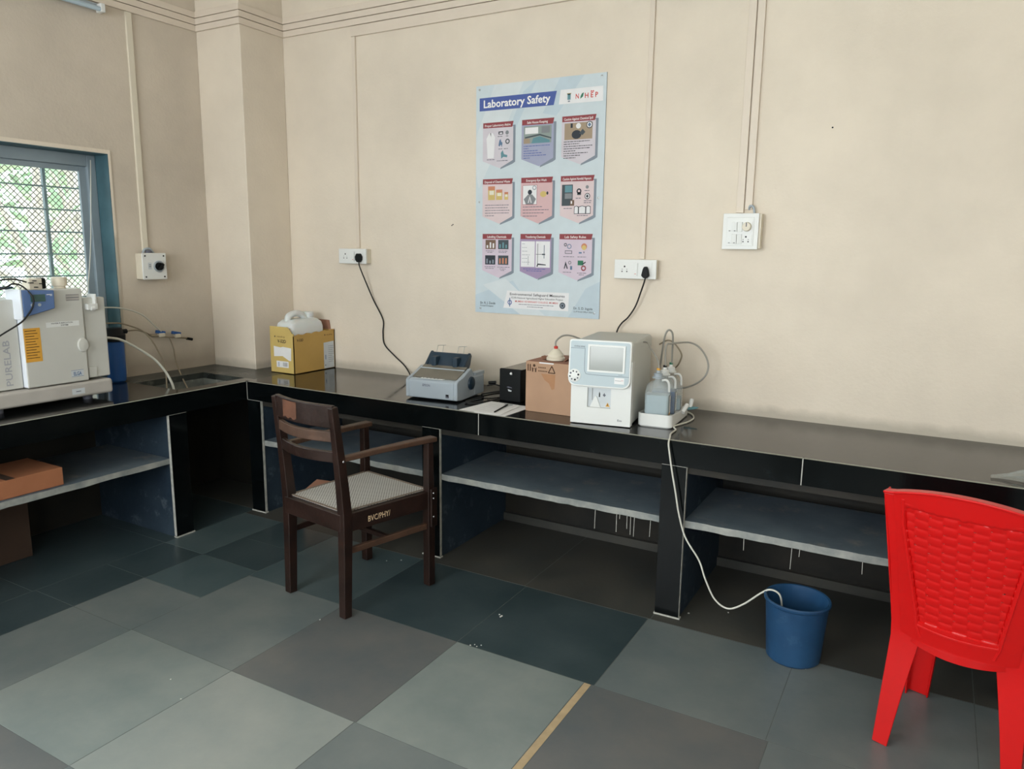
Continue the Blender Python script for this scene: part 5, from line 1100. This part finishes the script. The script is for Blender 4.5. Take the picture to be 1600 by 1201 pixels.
for A_, B_ in ((poly[0], poly[1]), (poly[1], poly[2]), (poly[2], poly[3]), (poly[3], poly[0])): b.bar(A_+Vector((0, 0, .4765)), B_+Vector((0, 0, .4765)), .010, .003, pm('seat_edging', (120, 106, 94), .6))
b.build('seat_beading', wc, world=True)
# back slats and crest
def slat(nm, z0, z1, bow, mt, th_=.020):
    b = MB(); n = 14; zm = (z0+z1)/2; A_, B_ = back_at(RLf, zm), back_at(RRf, zm); A_.z = B_.z = 0
    pts = [A_.lerp(B_, i/n)-bk*(bow*math.sin(math.pi*i/n)) for i in range(n+1)]
    b.sweep([p+Vector((0, 0, zm)) for p in pts], z1-z0, th_, mt, side=(0, 0, 1)); return b.build(nm, wc, world=True, bevel=.004)
cr = slat('crest_rail', .852, .948, .030, WOOD, .022)
b = MB(); zc_ = .900; A_, B_ = back_at(RLf, zc_), back_at(RRf, zc_); q0, q1 = .22, .50; n = 5
Lq = []
for i in range(n+1):
    f_ = q0+(q1-q0)*i/n; p = A_.lerp(B_, f_)-bk*(.030*math.sin(math.pi*f_)+.0118); Lq.append(p)
kk_ = b.mi(pm('bare_wood', (96, 60, 42), .6, .2, 20))
V1 = [[b.bm.verts.new((p.x, p.y, z)) for z in (.860+.01*(i % 2), .940)] for i, p in enumerate(Lq)]
for a, c_ in zip(V1, V1[1:]): b._f([a[0], c_[0], c_[1], a[1]], kk_)
b.build('worn_patch', cr, world=True, fix=False)
slat('back_slat', .790, .835, .045, WOODW); slat('back_slat', .700, .748, .045, WOOD)
# arms
for rf, ff in ((RLf, FLf), (RRf, FRf)):
    b = MB(); A_ = back_at(rf, .712)+bk*.01; B_ = v3(ff, .716)+(v3(ff)-v3(rf)).normalized()*.035
    b.sweep([A_, A_.lerp(B_, .35)+Vector((0, 0, .003)), A_.lerp(B_, .7)+Vector((0, 0, .003)), B_], [.032, .036, .046, .050], .024, WOODW, side=sd); b.build('armrest', wc, world=True, bevel=.006)
rail('stretcher', v3(RLf), v3(FLf), .290, .318, .020); rail('stretcher', v3(RRf), v3(FRf), .286, .314, .020, WOODW)
rail('stretcher', v3(RLf).lerp(v3(FLf), .5), v3(RRf).lerp(v3(FRf), .5), .292, .314, .020)
b = MB(); b.box(FRf[0]+.0215, FRf[0]+.034, FRf[1]-.022, FRf[1]+.022, .30, .485, WOOD)
br = b.build('reinforcing_block', wc, world=True, bevel=.003)
for z_ in (.465, .44, .35):
    b = MB(); b.lathe([(0, 0), (.005, 0), (.004, .003), (0, .003)], (FRf[0]+.034, FRf[1]-.008, z_), STEEL, 10, 'x'); b.build('screw', br, world=True)
p_ = back_at(RRf, .708)
b = MB(); b.lathe([(0, 0), (.006, 0), (.005, .003), (0, .004)], (p_.x+.024, p_.y, .708), STEEL, 12, 'x'); b.build('screw', wc, world=True)

# ------------------------------------------------------------------ red plastic chair
rc_ang = math.atan2(-.212, .977)
rcx = Vector((4.378, -1.205, 0))
rc = thing('plastic_chair', 'glossy red plastic chair with basket-weave back, seen from behind', 'chair', tuple(rcx), rc_ang)
HB = .925
def hw(z):   # outer half width of back + leg envelope
    if z < .40: return .205-.018*(z/.40)
    return .187+.028*((z-.40)/.45)
def by(z):   # lean of the back sheet (local y, toward the viewer is negative)
    if z < .40: return -.012+.02*(z/.40)
    return .008-.125*((z-.40)/.45)**1.1
zl0 = .405
ph_in = lambda z: .104+.050*min(1, max(0, (z-.46)/.34))     # half width of the woven field
z0p, z1p = .470, .858
def crest(x): return HB-.055*(x/.215)**2*0.6
def fsheet(u, v):
    z = zl0+(crest((u*2-1)*.215)-zl0)*v; w = hw(z)-.030; x = (u*2-1)*w
    if v < .12: z += -.012*(1-(2*u-1)**2)*(1-v/.12)
    y = by(z)-.035*(1-(2*u-1)**2)
    a = ph_in(z); e = 1.0
    rec = 0.0
    if abs(x) < a and z0p < z < z1p:
        rec = .008
        cw, ch = .038, .030; col = math.floor((x+1)/cw); row = (z+(.5*ch if col % 2 else 0))/ch; fr = row-math.floor(row); fx = (x+1)/cw-col
        rec -= .0030*(1-abs(2*fr-1)**3)*(1-.6*abs(2*fx-1)**4)
    return Vector((x, y+rec, z))
b = MB(); NU, NV = 132, 132
def skip(i, j):
    u, v = (i+.5)/NU, (j+.5)/NV; p = fsheet(u, v)
    if abs(p.x) > ph_in(p.z)-.012 or not (z0p+.012 < p.z < z1p-.015): return False
    cw, ch = .038, .030; col = math.floor((p.x+1)/cw); row = (p.z+(.5*ch if col % 2 else 0))/ch; fr = row-math.floor(row); fx = (p.x+1)/cw-col
    return (fr < .13) and (fx < .17)
b.grid(fsheet, NU, NV, RED, skip); bsh = b.build('backrest', rc, fix=False, angle=60)
so = bsh.modifiers.new('solid', 'SOLIDIFY'); so.thickness = .004; so.offset = 1
# top lip
b = MB(); pts = []
for i in range(21):
    u = i/20; p = fsheet(u, 1); pts.append(p+Vector((0, .006, .001)))
pts = [pts[0]+Vector((-.028, .004, -.004))]+pts+[pts[-1]+Vector((.028, .004, -.004))]
b.sweep(pts, .034, .008, RED, side=(0, 1, 0)); b.build('top_lip', rc, bevel=.003)
# frame ribs around the woven field
b = MB()
for sg in (-1, 1):
    b = MB(); pts = []
    for i in range(13):
        z = .415+(.880-.415)*i/12; x = sg*(ph_in(z)+.006-(.012 if z < .44 else 0)); uu = (x/(hw(z)-.030)+1)/2; y = by(z)-.035*(1-(2*uu-1)**2)
        pts.append((x, y-.003, z))
    b.sweep(pts, .009, .008, RED, side=(1, 0, 0)); b.build('back_rib', rc, bevel=.002)
for z in (.462, .864):
    b = MB(); pts = []
    for i in range(21):
        x = (i/20*2-1)*(ph_in(z)+.004); uu = (x/(hw(z)-.030)+1)/2; pts.append((x, by(z)-.035*(1-(2*uu-1)**2)-.002, z-.010*(1-(2*uu-1)**2)*(1 if z < .5 else -1)))
    b.sweep(pts, .008, .007, RED, side=(0, 0, 1)); b.build('cross_rib', rc, bevel=.002)
# rear legs running up into the back edge
for sg in (-1, 1):
    b = MB(); pts, wsx = [], []
    for z, w_ in ((.001, .046), (.10, .054), (.20, .063), (.30, .074), (.38, .084), (.44, .070), (.52, .058), (.62, .048), (.72, .042), (crest(.215)-.007, .038)):
        pts.append(Vector((sg*(hw(z)-w_/2), by(z)+.004, z))); wsx.append(w_)
    b.sweep(pts, wsx, .007, RED, side=(1, 0, 0))
    b2 = [Vector((sg*(hw(z.z)-.0035), z.y+.022, z.z)) for z in pts]
    b.sweep(b2, .006, [.045]*6+[.05, .055, .055, .05], RED, side=(1, 0, 0)); b.build('leg', rc, bevel=.0025)
# front legs: angled L section
for sg in (-1, 1):
    b = MB(); ptsA = [Vector((sg*(.195-.030), .400, .001)), Vector((sg*(.185-.035), .375, .40))]
    b.sweep(ptsA, [.070, .095], .006, RED, side=(1, 0, 0)); b.sweep([Vector((sg*.198, .385, .001)), Vector((sg*.195, .350, .40))], .006, [.045, .07], RED, side=(1, 0, 0)); b.sweep([Vector((sg*.132, .392, .001)), Vector((sg*.105, .368, .40))], .005, [.02, .03], RED, side=(1, 0, 0))
    b.build('leg', rc, bevel=.002)
b = MB()
def fseat(u, v):
    x = (u*2-1)*(.160+.035*v); y = .012+.413*v; z = .425-.018*math.sin(math.pi*u)*math.sin(math.pi*min(1, v*1.1))-.02*max(0, v-.9)*10
    return Vector((x, y, z))
b.grid(fseat, 24, 24, RED); st = b.build('seat', rc, fix=False, angle=60); so = st.modifiers.new('solid', 'SOLIDIFY'); so.thickness = .005
b = MB(); n = 16
b.sweep([(.150*(i/n*2-1), .024-.048*(1-(i/n*2-1)**2), .400-.012*(1-(i/n*2-1)**2)) for i in range(n+1)], .040, .007, RED, side=(0, 0, 1))
for sg in (-1, 1): b.sweep([(sg*.178, .03, .395), (sg*.186, .20, .40), (sg*.186, .38, .395)], .05, .006, RED, side=(0, 0, 1))
b.sweep([(-.20, .415, .39), (0, .43, .385), (.20, .415, .39)], .05, .006, RED, side=(0, 0, 1)); b.build('seat_apron', rc, bevel=.002)
